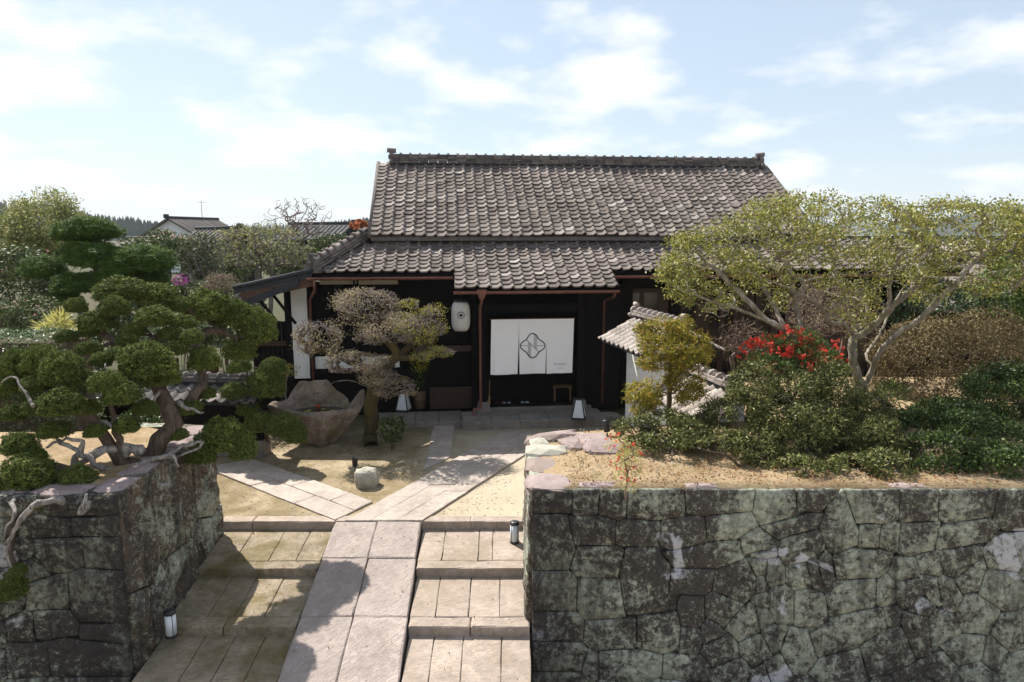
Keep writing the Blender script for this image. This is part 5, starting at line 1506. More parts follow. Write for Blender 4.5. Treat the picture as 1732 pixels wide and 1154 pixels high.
jun_lines = [(None, [tuple(jb), *DD((258, 775, 8.75), (272, 745, 8.75), (292, 715, 8.8), (280, 680, 8.85), (265, 650, 8.9), (270, 610, 9.2), (240, 540, 9.7))]),
             (1, DD((300, 700, 8.9), (330, 665, 9.1), (345, 640, 9.5), (330, 600, 10.0), (350, 560, 10.4), (400, 570, 10.6))),
             (1, DD((240, 790, 8.6), (205, 780, 8.4), (178, 740, 8.3), (150, 700, 8.2), (120, 690, 8.1))),
             (1, DD((225, 800, 8.4), (185, 815, 8.1), (140, 800, 7.9), (80, 790, 7.8))),
             (1, DD((205, 780, 8.4), (195, 730, 8.3), (190, 690, 8.3))),
             (1, DD((290, 790, 8.8), (330, 775, 9.0), (365, 760, 9.2))),
             (1, DD((262, 650, 8.9), (230, 620, 9.2), (190, 575, 9.4), (165, 560, 9.5))),
             (1, DD((80, 790, 7.8), (35, 830, 7.5), (18, 900, 7.2), (20, 985, 7.05)))]
jun_dead = [(DD((240, 765, 8.5), (205, 758, 8.35), (165, 765, 8.2), (125, 790, 8.1), (140, 745, 8.0), (95, 745, 7.95)), 0.075), (DD((230, 800, 8.4), (180, 795, 8.2), (140, 770, 8.05), (100, 745, 8.0), (78, 760, 7.95)), 0.06),
            (DD((250, 790, 8.6), (300, 760, 8.7), (345, 748, 8.75), (300, 775, 8.6)), 0.045), (DD((200, 815, 8.2), (235, 785, 8.3), (292, 770, 8.4), (300, 790, 8.35)), 0.05),
            (DD((115, 850, 7.35), (75, 848, 7.1), (45, 870, 7.05), (25, 900, 7.0), (12, 930, 7.0), (18, 960, 7.0)), 0.05), (DD((150, 850, 7.3), (135, 868, 7.1), (145, 838, 7.15)), 0.05), (DD((25, 835, 7.4), (20, 870, 7.05), (8, 905, 7.0)), 0.035),
            (DD((290, 820, 7.9), (272, 818, 7.85), (290, 826, 7.8)), 0.025), (DD((150, 660, 8.3), (165, 655, 8.25), (185, 640, 8.3), (180, 615, 8.4)), 0.03), (DD((270, 660, 8.7), (250, 690, 8.5), (225, 672, 8.4)), 0.025),
            (DD((300, 680, 8.8), (320, 690, 8.75), (345, 700, 8.7)), 0.035), (DD((60, 690, 8.0), (25, 640, 8.2), (0, 652, 8.3)), 0.022), (DD((215, 770, 8.4), (190, 720, 8.3), (150, 712, 8.2)), 0.05)]
juniper = pad_tree('juniper_tree', 'cloud-pruned juniper with rounded green pads and silvery twisted deadwood on the stone wall', 'tree', jb, jun_lines, jun_pads, jm, 'juniper_bark', 41, 0.013, 0.17, None, jun_dead, 8)
# small cloud-pruned pine beside the basin
sb = G(455, 760, 0.0)
pad_tree('juniper_tree', 'small dark cloud-pruned juniper beside the water basin', 'tree', sb,
         [(None, [tuple(sb), *DD((452, 735, 13.4), (470, 705, 13.3), (430, 690, 13.2), (425, 655, 13.2))])],
         [(450, 650, 38, 34, 13.3), (420, 690, 24, 20, 13.2), (395, 662, 26, 18, 13.1), (480, 720, 36, 26, 12.9), (500, 735, 24, 24, 12.8), (440, 715, 30, 22, 13.0), (405, 620, 24, 18, 13.2), (462, 620, 26, 20, 13.4)], jm, 'juniper_bark', 43, 0.011, 0.08)
# black pine behind
pm = [pad_mesh(200 + i, 'pine_needle', 1500, 10, 0.11, 0.021, 0.5, -0.28, 0.45, 0.3) for i in range(2)]
pb = Vector((D(170, 500, 17.0).x, 17.0, 0.0))
pad_tree('pine_tree', 'dark green pine with flat clipped tiers rising behind the juniper', 'tree', pb,
         [(None, [tuple(pb), *DD((165, 560, 17.0), (175, 500, 17.0), (160, 450, 17.0), (150, 400, 17.0))])],
         [(148, 390, 54, 24, 17.0), (160, 432, 54, 26, 16.6), (243, 440, 50, 28, 16.7), (205, 452, 34, 22, 16.4), (75, 455, 38, 24, 16.5), (135, 480, 46, 22, 16.2), (190, 475, 40, 22, 16.3), (110, 505, 26, 16, 16.0), (250, 470, 34, 18, 16.9)], pm, 'dark_bark', 47, 0.02, 0.16, None, None, 5, 0.9, 1.0)

def split_skeleton(root, P, par, rad, bark_mat, twig_mat, limit):
    if twig_mat is None:
        return link(bpy.data.objects.new('trunk', skeleton_mesh('trunk', P, par, rad, bark_mat)), root)
    # limbs above the limit are the trunk, thinner wood is the twigs
    for nm, mt, thick in (('trunk', bark_mat, True), ('twigs', twig_mat, False)):
        idx = {}; Q, qp, qr = [], [], []
        for i in range(len(P)):
            if (rad[i] >= limit) == thick:
                p = par[i]
                if p >= 0 and p not in idx and not thick:
                    Q.append(P[p]); qp.append(-1); qr.append(rad[i]); j = len(Q) - 1
                else:
                    j = idx.get(p, -1)
                idx[i] = len(Q); Q.append(P[i]); qp.append(j); qr.append(rad[i])
        if len(Q) > 1:
            link(bpy.data.objects.new(nm, skeleton_mesh(nm, Q, qp, qr, mt)), root)
def clump_tree(name, label, cat, base, lines, clumps, dens, leaf, mat, seed, bark_mat, tip=0.005, rmax=0.1, per=26, lumps=16, lump_r=0.4, fuzz=0.07, group=None, step=0.12, wander=0.3, flowers=None, bottom=-0.75, depth=0.9, thick=0.4, alt=None, twig_mat=None):
    """a tree or shrub whose crown is a set of leafy clumps on a branching skeleton"""
    rng = np.random.default_rng(seed); base = Vector(base); root = empty(name, base); tag(root, label, cat, group); B = np.array(base)
    P, par = polyline_nodes([(a, [np.array(q) - B for q in pts]) for a, pts in lines], 0.12, rng, 0.008)
    tg, pos, drs, fpos, apos, adr = [], [], [], [], [], []
    for cl in clumps:
        px, py, rx, ry, Y = cl[:5]; c = D(px, py, Y); s = m_per_px(Y, c.z); R = np.array((rx * s, rx * s * (cl[5] if len(cl) > 5 else depth), ry * s)); c = np.array(c - base)
        area = 4 * math.pi * ((R[0] * R[1]) ** 1.6 / 3 + (R[0] * R[2]) ** 1.6 / 3 + (R[1] * R[2]) ** 1.6 / 3) ** (1 / 1.6)
        p, d = lump_points(rng, R, max(60, int(area * dens)), lumps, lump_r, bottom, fuzz, thick)
        use_alt = alt is not None and len(cl) > 6 and cl[6]
        (apos if use_alt else pos).append(p + c); (adr if use_alt else drs).append(d)
        t, _ = lump_points(rng, R * 0.92, max(6, int(per * min(3.0, area))), lumps, lump_r, bottom, fuzz); tg.append(t + c)
        if flowers:
            f, _ = lump_points(rng, R * 1.04, max(2, int(area * flowers[0])), lumps, lump_r, -0.3, fuzz, 0.05); fpos.append(f + c)
    P, par, _t = attract_tree(rng, P, par, np.concatenate(tg), step, wander)
    rad = tree_radii(len(P), par, tip, 2.2, rmax)
    split_skeleton(root, P, par, rad, bark_mat, twig_mat, 0.013)
    if pos:
        tag(link(bpy.data.objects.new('crown', leaf_mesh('crown', np.concatenate(pos), np.concatenate(drs), leaf[0], leaf[1], mat, rng)), root), kind='stuff')
    if apos:
        tag(link(bpy.data.objects.new('crown', leaf_mesh('crown', np.concatenate(apos), np.concatenate(adr), leaf[0], leaf[1], alt, rng)), root), kind='stuff')
    if flowers:
        fp = np.concatenate(fpos); v = np.concatenate([leaf_verts(fp, unit(rng.normal(size=fp.shape) + (0, -.3, .5)), flowers[1], flowers[1] * .8, rng) for _ in range(5)])
        tag(link(bpy.data.objects.new('blossoms', np_mesh('blossoms', v, np.arange(len(v)).reshape(-1, 4), flowers[2])), root), kind='stuff')
    return root

# --- the spreading pale-barked tree on the right bed
rng = np.random.default_rng(61)
hb_ = G(1468, 688, RW_Z - 0.03); hs_ = G(1392, 690, RW_Z - 0.03)
hl = [(None, [tuple(hb_), *DD((1456, 650, 12.0), (1441, 600, 12.0), (1446, 570, 12.0))]),
      (1, DD((1443, 568, 12.0), (1428, 550, 11.8), (1400, 543, 11.5), (1385, 515, 11.3), (1340, 490, 11.0), (1290, 470, 10.8))),
      (1, DD((1450, 560, 12.1), (1439, 530, 12.2), (1428, 500, 12.3), (1418, 465, 12.3), (1400, 420, 12.4))),
      (1, DD((1454, 560, 12.1), (1466, 523, 12.3), (1448, 506, 12.6), (1408, 500, 13.0), (1360, 470, 13.3))),
      (1, DD((1456, 568, 12.0), (1502, 526, 11.8), (1545, 486, 11.6), (1585, 453, 11.4), (1640, 420, 11.2))),
      (1, DD((1503, 522, 11.8), (1509, 462, 11.7), (1530, 420, 11.6))),
      (1, DD((1545, 486, 11.6), (1560, 440, 12.2), (1600, 400, 12.6))),
      (1, DD((1468, 645, 12.0), (1487, 599, 11.7), (1512, 570, 11.5), (1567, 530, 11.3), (1614, 482, 11.1), (1662, 464, 11.0), (1735, 450, 10.9))),
      (1, DD((1614, 482, 11.1), (1650, 440, 11.4), (1700, 400, 11.6))),
      (1, DD((1466, 600, 12.1), (1490, 560, 12.8), (1520, 500, 13.4), (1560, 440, 13.8))),
      (None, [tuple(hs_), *DD((1381, 621, 11.6), (1355, 581, 11.3), (1315, 552, 11.1), (1257, 526, 10.9), (1190, 505, 10.8), (1140, 484, 10.7))]),
      (1, DD((1300, 545, 11.1), (1260, 505, 11.2), (1225, 470, 11.3), (1180, 430, 11.4))),
      (1, DD((1330, 560, 11.2), (1305, 510, 11.6), (1270, 450, 11.9), (1230, 400, 12.0))),
      (1, DD((1370, 600, 11.5), (1350, 530, 12.2), (1330, 450, 12.6), (1320, 390, 12.7)))]
def top_y(x): return np.interp(x, [1120, 1150, 1200, 1270, 1330, 1400, 1480, 1560, 1640, 1700, 1760], [470, 395, 375, 350, 338, 335, 345, 345, 340, 345, 350])
def bot_y(x): return np.interp(x, [1120, 1150, 1250, 1350, 1450, 1550, 1650, 1760], [497, 522, 545, 535, 520, 505, 492, 480])
tg = []
while len(tg) < 1650:
    x = rng.uniform(1122, 1765); w = math.sqrt(max(0.05, 1 - ((x - 1435) / 345) ** 2)); hgt = bot_y(x) - top_y(x); wv = mnoise.noise(Vector((x * 0.014, 3.3, 0.7))); wt_ = mnoise.noise(Vector((x * 0.022, 8.3, 0.1))); yy = top_y(x) + 26 * wt_ + (hgt * (0.95 + 0.6 * wv)) * rng.random() ** 1.35
    edge = 0.6 + 0.4 * rng.random(); Y = 11.9 + rng.uniform(-1.9, 1.9) * w * edge
    if mnoise.noise(Vector((x * 0.024, yy * 0.034, Y * 1.1))) < 0.07 and rng.random() < 0.92:
        continue
    tg.append(tuple(D(x, yy, Y)))
hroot = empty('holly_tree', hb_); tag(hroot, 'broad spreading tree with pale grey limbs and small yellow green leaves on the raised bed', 'tree')
B = np.array(hb_)
P, par = polyline_nodes([(a, [np.array(q) - B for q in pts]) for a, pts in hl], 0.12, rng, 0.010)
P, par, tips = attract_tree(rng, P, par, np.array(tg) - B, 0.11, 0.5)
rad = tree_radii(len(P), par, 0.0062, 2.25, 0.125)
link(bpy.data.objects.new('trunk', skeleton_mesh('trunk', P, par, rad, 'pale_bark')), hroot)
tp = P[tips]; n = len(tp)
k = np.repeat(np.arange(n), 42); sz = rng.uniform(-0.15, 1.15, n)
keep = rng.random(len(k)) < sz[k]; k = k[keep]
pos = tp[k] + rng.normal(size=(len(k), 3)) * np.array((0.085, 0.085, 0.06)); dr = unit(rng.normal(size=(len(k), 3)) * 0.8 + np.array((-0.2, 0, 0.9)))
tag(link(bpy.data.objects.new('crown', leaf_mesh('crown', pos, dr, 0.058, 0.032, 'holly_leaf', rng)), hroot), kind='stuff')

# --- azalea tree over the basin: grey twiggy pads tipped with buds
ab = G(628, 756, 0.0)
al = [(None, [tuple(ab), *DD((626, 738, 14.35), (630, 715, 14.3), (627, 690, 14.25), (632, 660, 14.2), (642, 632, 14.2), (662, 612, 14.2), (672, 600, 14.2), (660, 580, 14.2), (640, 566, 14.2))]),
      (1, DD((630, 662, 14.2), (618, 653, 14.1), (585, 643, 13.9), (559, 650, 13.7), (541, 669, 13.6), (520, 660, 13.6))),
      (1, DD((660, 612, 14.2), (690, 590, 14.3), (710, 575, 14.4))), (1, DD((640, 632, 14.2), (610, 620, 14.0), (570, 600, 13.9), (535, 590, 13.9))),
      (1, DD((665, 605, 14.2), (700, 605, 14.1), (735, 600, 14.0)))]
clump_tree('azalea_tree', 'old azalea tree with mossy trunk and grey brown twiggy clipped crowns over the basin', 'tree', ab, al,
           [(620, 518, 58, 34, 14.3), (660, 558, 62, 34, 14.0), (708, 556, 46, 32, 14.3, .9, 1), (728, 545, 32, 28, 14.4, .9, 1), (535, 572, 42, 36, 13.9), (600, 614, 56, 18, 13.8), (640, 640, 34, 20, 13.9), (730, 598, 40, 12, 14.1, .9, 1), (668, 655, 36, 22, 13.9), (690, 515, 20, 10, 14.4, .9, 1)],
           560, (0.042, 0.020), 'azalea_bud', 71, 'mossy_bark', 0.0050, 0.15, 330, 14, 0.42, 0.05, None, 0.10, 0.35, alt='azalea_shoot', twig_mat='grey_twig')
# --- bronze-leaved upright tree before the garden wall
bb = Vector((D(1133, 700, 10.6).x, 10.75, 1.2))
clump_tree('bronze_tree', 'slender upright tree with bronze and green needle tufts in front of the white garden wall', 'tree', bb,
           [(None, [tuple(bb), *DD((1132, 690, 10.75), (1134, 640, 10.75), (1133, 590, 10.75), (1130, 545, 10.75))]), (1, DD((1134, 650, 10.75), (1150, 630, 10.7), (1175, 600, 10.6))), (1, DD((1133, 600, 10.7), (1110, 575, 10.6)))],
           [(1112, 560, 42, 22, 10.7), (1118, 590, 34, 22, 10.5), (1155, 595, 36, 28, 10.6), (1180, 590, 26, 26, 10.8), (1165, 612, 30, 20, 10.4), (1160, 550, 16, 14, 10.9), (1105, 615, 26, 14, 10.7), (1155, 640, 34, 26, 10.7), (1165, 668, 26, 18, 10.6), (1095, 668, 36, 22, 10.3), (1090, 690, 24, 18, 10.2), (1140, 560, 14, 14, 10.7)],
           1900, (0.062, 0.020), 'bronze_leaf', 73, 'dark_bark', 0.005, 0.05, 36, 14, 0.42, 0.10)
# --- sprawling yew on the wall
yb = G(1405, 806, RW_Z - 0.04)
clump_tree('yew_tree', 'sprawling dark yew with a long low limb along the wall top', 'tree', yb,
           [(None, [tuple(yb), *DD((1385, 790, 9.0), (1360, 755, 9.1), (1345, 720, 9.3), (1340, 670, 9.6))]), (1, DD((1370, 803, 8.95), (1310, 800, 8.85), (1265, 795, 8.8), (1225, 770, 8.9), (1180, 758, 9.1), (1140, 750, 9.2))),
            (1, DD((1400, 795, 9.0), (1440, 770, 9.2), (1480, 755, 9.5)))],
           [(1275, 650, 46, 40, 9.8), (1345, 662, 55, 36, 9.9), (1410, 655, 48, 42, 9.9), (1465, 690, 44, 36, 9.9), (1260, 690, 36, 32, 9.5), (1320, 705, 58, 42, 9.4), (1390, 715, 56, 45, 9.5), (1280, 740, 40, 26, 9.2), (1345, 755, 50, 32, 9.2), (1420, 760, 50, 34, 9.3), (1460, 725, 44, 34, 9.9), (1490, 760, 40, 34, 9.5), (1530, 775, 36, 26, 9.6), (1215, 745, 34, 18, 9.2), (1170, 735, 34, 22, 9.5), (1300, 775, 34, 20, 8.9), (1440, 790, 44, 24, 8.6), (1360, 790, 34, 20, 8.6), (1500, 790, 46, 26, 8.6), (1260, 760, 30, 20, 9.0), (1410, 735, 50, 36, 9.2), (1480, 740, 44, 36, 9.2)],
           1800, (0.062, 0.020), 'yew_leaf', 75, 'dark_bark', 0.005, 0.10, 26, 18, 0.38, 0.07)
y2 = G(1137, 784, RW_Z - 0.04)
clump_tree('yew_tree', 'low yew with a short stout stem on sunny soil in front of the garden wall', 'tree', y2,
           [(None, [tuple(y2), *DD((1138, 765, 9.35), (1135, 745, 9.4), (1110, 735, 9.5))])],
           [(1080, 725, 38, 20, 9.7), (1120, 715, 44, 22, 9.8), (1165, 712, 40, 22, 10.0), (1130, 745, 48, 20, 9.4), (1185, 740, 26, 22, 9.5), (1215, 700, 30, 24, 10.1), (1085, 745, 24, 12, 9.4)],
           1500, (0.060, 0.019), 'yew_leaf', 77, 'dark_bark', 0.006, 0.12, 26, 16, 0.38, 0.07)
# --- red azalea and the mounds behind
def at_bed(px, py, Y): return Vector((D(px, py, Y).x, Y, RW_Z - 0.05))
rb_ = at_bed(1335, 690, 10.9)
clump_tree('azalea_shrub', 'azalea bush covered in bright red blossoms under the spreading tree', 'shrub', rb_, [(None, [tuple(rb_), tuple(D(1335, 640, 10.9))])],
           [(1300, 600, 38, 30, 10.8), (1340, 590, 44, 34, 11.0), (1380, 605, 40, 30, 10.9), (1330, 625, 44, 26, 10.5), (1400, 615, 28, 22, 10.6), (1290, 620, 30, 22, 10.4)], 1500, (0.05, 0.022), 'fresh_leaf', 81, 'brown_twig', 0.004, 0.04, 26, 14, 0.42, 0.06, None, 0.12, 0.3, (42, 0.062, 'red_flower'))
fb = D(1060, 846, 7.95)
clump_tree('azalea_shrub', 'small red-budded azalea sprouting from the top joint of the wall', 'shrub', fb, [(None, [tuple(fb), *DD((1058, 826, 7.95), (1062, 800, 7.95), (1055, 780, 7.95))])],
           [(1048, 757, 22, 17, 7.95), (1066, 768, 20, 18, 7.98), (1055, 785, 18, 16, 7.9), (1072, 790, 12, 14, 7.95), (1052, 808, 13, 12, 7.9), (1063, 822, 12, 12, 7.9)], 900, (0.035, 0.014), 'gold_leaf', 83, 'brown_twig', 0.004, 0.02, 60, 10, 0.5, 0.1, None, 0.06, 0.3, (42, 0.028, 'red_flower'), depth=1.0)
def px_bush(name, label, cat, px, py, rx, ry, Y, zb, dens, leaf, mat, seed, depth=0.9, **kw):
    c = D(px, py, Y); s = m_per_px(Y, c.z); R = (rx * s, rx * s * depth, ry * s)
    area = 4 * math.pi * ((R[0] * R[1]) ** 1.6 / 3 + (R[0] * R[2]) ** 1.6 / 3 + (R[1] * R[2]) ** 1.6 / 3) ** (1 / 1.6)
    return bush(name, label, cat, (c.x, Y, zb), tuple(c), R, int(area * dens), leaf, mat, seed, **kw)
px_bush('clipped_shrub', 'huge rounded clipped shrub of brown bronze leaves beside the spreading tree', 'shrub', 1612, 615, 152, 98, 13.2, 1.3, 1000, (0.055, 0.03), 'brown_leaf', 85, 0.9, lumps=60, lump_r=0.26, fuzz=0.025, bottom=-0.8, stem='brown_twig', twigs=160)
for i, (px, py, rx, ry, Y, lab) in enumerate(((1600, 705, 56, 36, 11.3, 'dark green shrub in front of the brown clipped shrub'), (1700, 672, 84, 60, 11.0, 'large dark evergreen shrub at the end of the raised bed'), (1660, 750, 84, 52, 9.9, 'glossy dark evergreen shrub low on the wall edge'), (1580, 775, 66, 44, 8.9, 'low dark shrub beside the yew limb on the wall edge'), (1690, 785, 70, 38, 8.7, 'low creeping evergreen shrub at the brink of the wall'), (1635, 715, 62, 44, 10.6, 'dense dark evergreen shrub in the middle of the bed end'), (1500, 720, 40, 36, 10.6, 'small dark evergreen shrub below the spreading tree trunk'), (1560, 720, 44, 40, 10.8, 'dark evergreen shrub between the yew and the brown shrub'))):
    px_bush('evergreen_shrub', lab, 'shrub', px, py, rx, ry, Y, RW_Z - .05, 1900, (0.06, 0.028), 'dark_shrub_leaf', 87 + i, 0.8, lumps=34, lump_r=0.3, fuzz=0.06, bottom=-0.8)
def twig_mound(name, label, px, py, rx, ry, Y, zb, n, seed, barkm='grey_twig', leafn=0, leafm='azalea_bud', tip=0.004, depth=0.9, upright=0.0, rmax=0.05, step=0.1, leafL=0.04):
    """leafless or nearly leafless shrub: a dense net of twigs"""
    rng = np.random.default_rng(seed); c = D(px, py, Y); s = m_per_px(Y, c.z); R = np.array((rx * s, rx * s * depth, ry * s)); base = Vector((c.x, Y, zb)); root = empty(name, base); tag(root, label, 'shrub' if zb > 0.5 or ry < 60 else 'tree')
    c = np.array(c - base); q = unit(rng.normal(size=(n, 3))) * rng.random((n, 1)) ** 0.45; q[:, 2] = np.where(q[:, 2] < -0.55, -q[:, 2], q[:, 2]); t = q * R + c
    lines = [(None, [np.array((a, b, -0.05)), np.array((a, b, 0)) * 2 + c * 0.45, c * 0.8 + np.array((a, b, 0)) * 3]) for a, b in rng.normal(size=(4, 2)) * 0.07]
    P, par = polyline_nodes(lines, 0.15, rng, 0.01); P, par, tips = attract_tree(rng, P, par, t, step, 0.5)
    link(bpy.data.objects.new('branches', skeleton_mesh('branches', P, par, tree_radii(len(P), par, tip, 2.2, rmax), barkm)), root)
    if leafn:
        k = rng.integers(0, len(tips), leafn); pos = P[np.array(tips)[k]] + rng.normal(size=(leafn, 3)) * 0.05
        tag(link(bpy.data.objects.new('crown', leaf_mesh('crown', pos, rng.normal(size=(leafn, 3)), leafL, leafL * .45, leafm, rng)), root), kind='stuff')
    return root
twig_mound('twiggy_shrub', 'rounded leafless twiggy shrub behind the red azalea', 1255, 575, 46, 38, 12.6, 0.6, 700, 101, 'brown_twig')
twig_mound('twiggy_shrub', 'tall bare grey brown shrub behind the fork of the spreading tree', 1400, 530, 90, 58, 14.4, 0.0, 1300, 103, 'brown_twig', 2500)
px_bush('leafy_tree', 'light green leafy shrub mass behind the brown clipped shrub', 'tree', 1590, 520, 100, 48, 17.5, 0, 420, (0.11, 0.05), 'hedge_leaf', 105, 0.8, lumps=40, lump_r=0.28)
px_bush('leafy_tree', 'broad evergreen tree with yellow green leaves at the garden edge', 'tree', 1700, 500, 60, 80, 16.5, 0, 420, (0.12, 0.055), 'fresh_leaf', 107, 0.8, lumps=30, lump_r=0.3)
px_bush('leafy_tree', 'dark evergreen tree growing beyond the house end', 'tree', 1735, 440, 60, 60, 20, 0, 380, (0.12, 0.055), 'camellia_leaf', 108, 0.8, lumps=30, lump_r=0.3)
px_bush('bedding_plant', 'tuft of green strap leaves at the foot of the spreading tree', 'plant', 1505, 680, 20, 24, 11.6, RW_Z, 500, (0.22, 0.02), 'fresh_leaf', 109, 0.8, lumps=10, lump_r=0.5, stem=None)
px_bush('bedding_plant', 'bright yellow green seedling shrub beside the spreading tree trunk', 'plant', 1450, 690, 26, 18, 11.3, RW_Z, 600, (0.06, 0.03), 'gold_leaf', 110, 0.8, lumps=10, lump_r=0.5, stem='brown_twig', twigs=10)
# camellia sapling in the courtyard sand
cb = G(663, 762, 0.0)
clump_tree('camellia_sapling', 'small glossy camellia sapling growing in the courtyard sand', 'plant', cb, [(None, [tuple(cb), *DD((660, 745, 13.75), (652, 728, 13.75))]), (None, [tuple(cb + Vector((.04, 0, 0))), *DD((668, 745, 13.8), (676, 728, 13.8))])],
           [(655, 722, 12, 14, 13.75), (672, 724, 12, 16, 13.8), (663, 735, 16, 14, 13.7)], 1500, (0.085, 0.045), 'camellia_leaf', 111, 'dark_bark', 0.006, 0.02, 30, 10, 0.5, 0.1, depth=1.0)

# --- left background
for i, (px, py, rx, ry, Y, lab) in enumerate(((330, 500, 46, 28, 19, 'evergreen shrub below the magenta azalea'), (265, 500, 50, 30, 18.5, 'evergreen shrub behind the juniper crown'), (410, 505, 40, 26, 21, 'evergreen shrub seen under the side roof of the house'), (210, 530, 44, 34, 16, 'dark evergreen shrub behind the clipped juniper and pine'), (150, 560, 36, 26, 14.5, 'dark evergreen shrub beside the golden plant'), (385, 450, 46, 34, 27, 'dark evergreen tree behind the bare grey tree'), (310, 425, 40, 26, 30, 'dark evergreen tree below the gabled neighbour house'), (560, 420, 46, 24, 27, 'dark evergreen tree beside the main roof hip'), (480, 440, 50, 30, 28, 'evergreen tree filling the gap behind the side roof'), (300, 570, 60, 36, 15.2, 'dark evergreen shrub behind the tiled garden wall'), (235, 580, 50, 36, 15.4, 'rounded evergreen shrub behind the juniper trunk'), (380, 560, 40, 34, 15.8, 'evergreen shrub between the garden wall and the house'))):
    px_bush('evergreen_shrub', lab, 'shrub', px, py, rx, ry, Y, 0, 330, (0.12, 0.055), 'camellia_leaf', 400 + i, 0.8, lumps=26, lump_r=0.32, fuzz=0.06, bottom=-0.9)
px_bush('camellia_tree', 'camellia with pale pink blossoms beside the clipped hedge', 'tree', 60, 540, 48, 36, 14.6, 0, 620, (0.085, 0.042), 'camellia_leaf', 121, 0.8, flowers=(26, 0.05, 'pink_flower'))
px_bush('camellia_tree', 'dense dark camellia at the garden edge behind the stone lantern', 'tree', 25, 480, 66, 62, 17.5, 0, 460, (0.11, 0.05), 'camellia_leaf', 123, 0.8, lumps=40, flowers=(16, 0.05, 'pink_flower'))
px_bush('camellia_tree', 'camellia dotted with white and pink blossoms beneath the gabled neighbour house', 'tree', 275, 425, 60, 34, 24, 0, 330, (0.13, 0.06), 'camellia_leaf', 125, 0.8, flowers=(70, 0.08, 'pink_flower'))
px_bush('leafy_tree', 'tall pale green feathery tree rising behind the dark pine', 'tree', 82, 395, 78, 70, 23, 0, 420, (0.16, 0.045), 'willow_leaf', 127, 0.9, lumps=60, lump_r=0.26, fuzz=0.10, bottom=-0.9)
px_bush('leafy_tree', 'pale feathery tree shorter and denser at the garden edge', 'tree', 10, 420, 70, 60, 22, 0, 380, (0.15, 0.045), 'willow_leaf', 128, 0.9, lumps=50, lump_r=0.28, fuzz=0.09, bottom=-0.9)
twig_mound('bare_tree', 'grey twiggy tree with sparse olive leaves beside the house gable', 440, 425, 95, 48, 24, 0, 1700, 131, 'grey_twig', 3200, 'willow_leaf', 0.008, 0.7, 0, 0.2, 0.2, 0.10)
twig_mound('bare_tree', 'grey twiggy tree behind the magenta blossoms', 340, 440, 44, 46, 22, 0, 800, 133, 'grey_twig', 2400, 'camellia_leaf', 0.008, 0.8, 0, 0.2, 0.2, 0.10)
twig_mound('bare_tree', 'tall bare winter tree with fine upswept branches against the sky', 505, 375, 62, 42, 30, 0, 420, 135, 'brown_twig', 0, 'azalea_bud', 0.009, 0.8, 0, 0.16, 0.3)
twig_mound('twiggy_shrub', 'reddish brown leafless clipped shrub beside the gable roof', 375, 482, 34, 20, 18.5, 0, 600, 137, 'brown_twig', 1500, 'azalea_bud', 0.006)
px_bush('azalea_shrub', 'small azalea with magenta blossoms below the bare trees', 'shrub', 306, 476, 13, 12, 18, 0, 400, (0.05, 0.02), 'magenta_flower', 139, 1.0, lumps=14, stem='brown_twig')
px_bush('variegated_shrub', 'bright golden sword-leaved plant rising behind the hedge', 'plant', 98, 556, 20, 16, 12.9, 0.0, 520, (0.26, 0.03), 'gold_leaf', 141, 1.0, lumps=10, lump_r=0.5, stem='dark_bark', twigs=12)
def hedge(label, px0, px1, pyt, Y, h, th, seed, mat='hedge_leaf'):
    """clipped hedge: leaves over a boxy body"""
    rng = np.random.default_rng(seed); a = D(px0, pyt, Y); b = D(px1, pyt, Y); zt = a.z; L = b.x - a.x; base = Vector(((a.x + b.x) / 2, Y, 0.0)); h = zt; root = empty('hedge', base); tag(root, label, 'hedge')
    zt -= base.z; n = int((L * th + L * h * 2) * 900); f = rng.random(n); x = rng.uniform(-L / 2, L / 2, n); top = f < th / (th + 2 * h)
    y = np.where(top, rng.uniform(-th / 2, th / 2, n), np.where(rng.random(n) < .5, -th / 2, th / 2)); z = np.where(top, zt, rng.uniform(0, zt, n))
    nz = np.array([mnoise.noise(Vector((p * 2.5, q * 2.5, w * 2.5 + seed))) for p, q, w in zip(x, y, z)]) * 0.07
    nr = np.where(top[:, None], np.array((0, 0, 1.0)), np.stack([np.zeros(n), np.sign(y), np.zeros(n)], 1)); pos = np.stack([x, y, z], 1) + nr * nz[:, None] + rng.normal(size=(n, 3)) * 0.02
    tag(link(bpy.data.objects.new('foliage', leaf_mesh('foliage', pos, unit(nr + rng.normal(size=(n, 3)) * .6), 0.055, 0.028, mat, rng)), root), kind='stuff')
    boxpart('stem', 'dark_bark', root, -L / 2 + .1, -th / 2 + .1, 0, L / 2 - .1, th / 2 - .1, zt - .1)
hedge('low clipped hedge with pale glossy leaves behind the juniper', -120, 140, 566, 11.9, 1.5, 0.9, 151)
hedge('taller dark clipped hedge behind the stone lantern', -120, 30, 512, 16.0, 1.6, 0.9, 153, 'camellia_leaf')
px_bush('evergreen_shrub', 'dark low shrub half hidden by the juniper trunk', 'shrub', 255, 715, 60, 26, 11.4, 0, 800, (0.06, 0.03), 'dark_shrub_leaf', 159, 0.6)
px_bush('evergreen_shrub', 'low leafy shrub on the sand behind the juniper', 'shrub', 40, 660, 40, 30, 11.4, 0, 800, (0.06, 0.03), 'dark_shrub_leaf', 155, 0.8)
px_bush('evergreen_shrub', 'pale-budded shrub between the small juniper and the house', 'shrub', 478, 628, 26, 14, 14.6, 0, 700, (0.05, 0.02), 'azalea_shoot', 157, 0.9, stem='grey_twig')

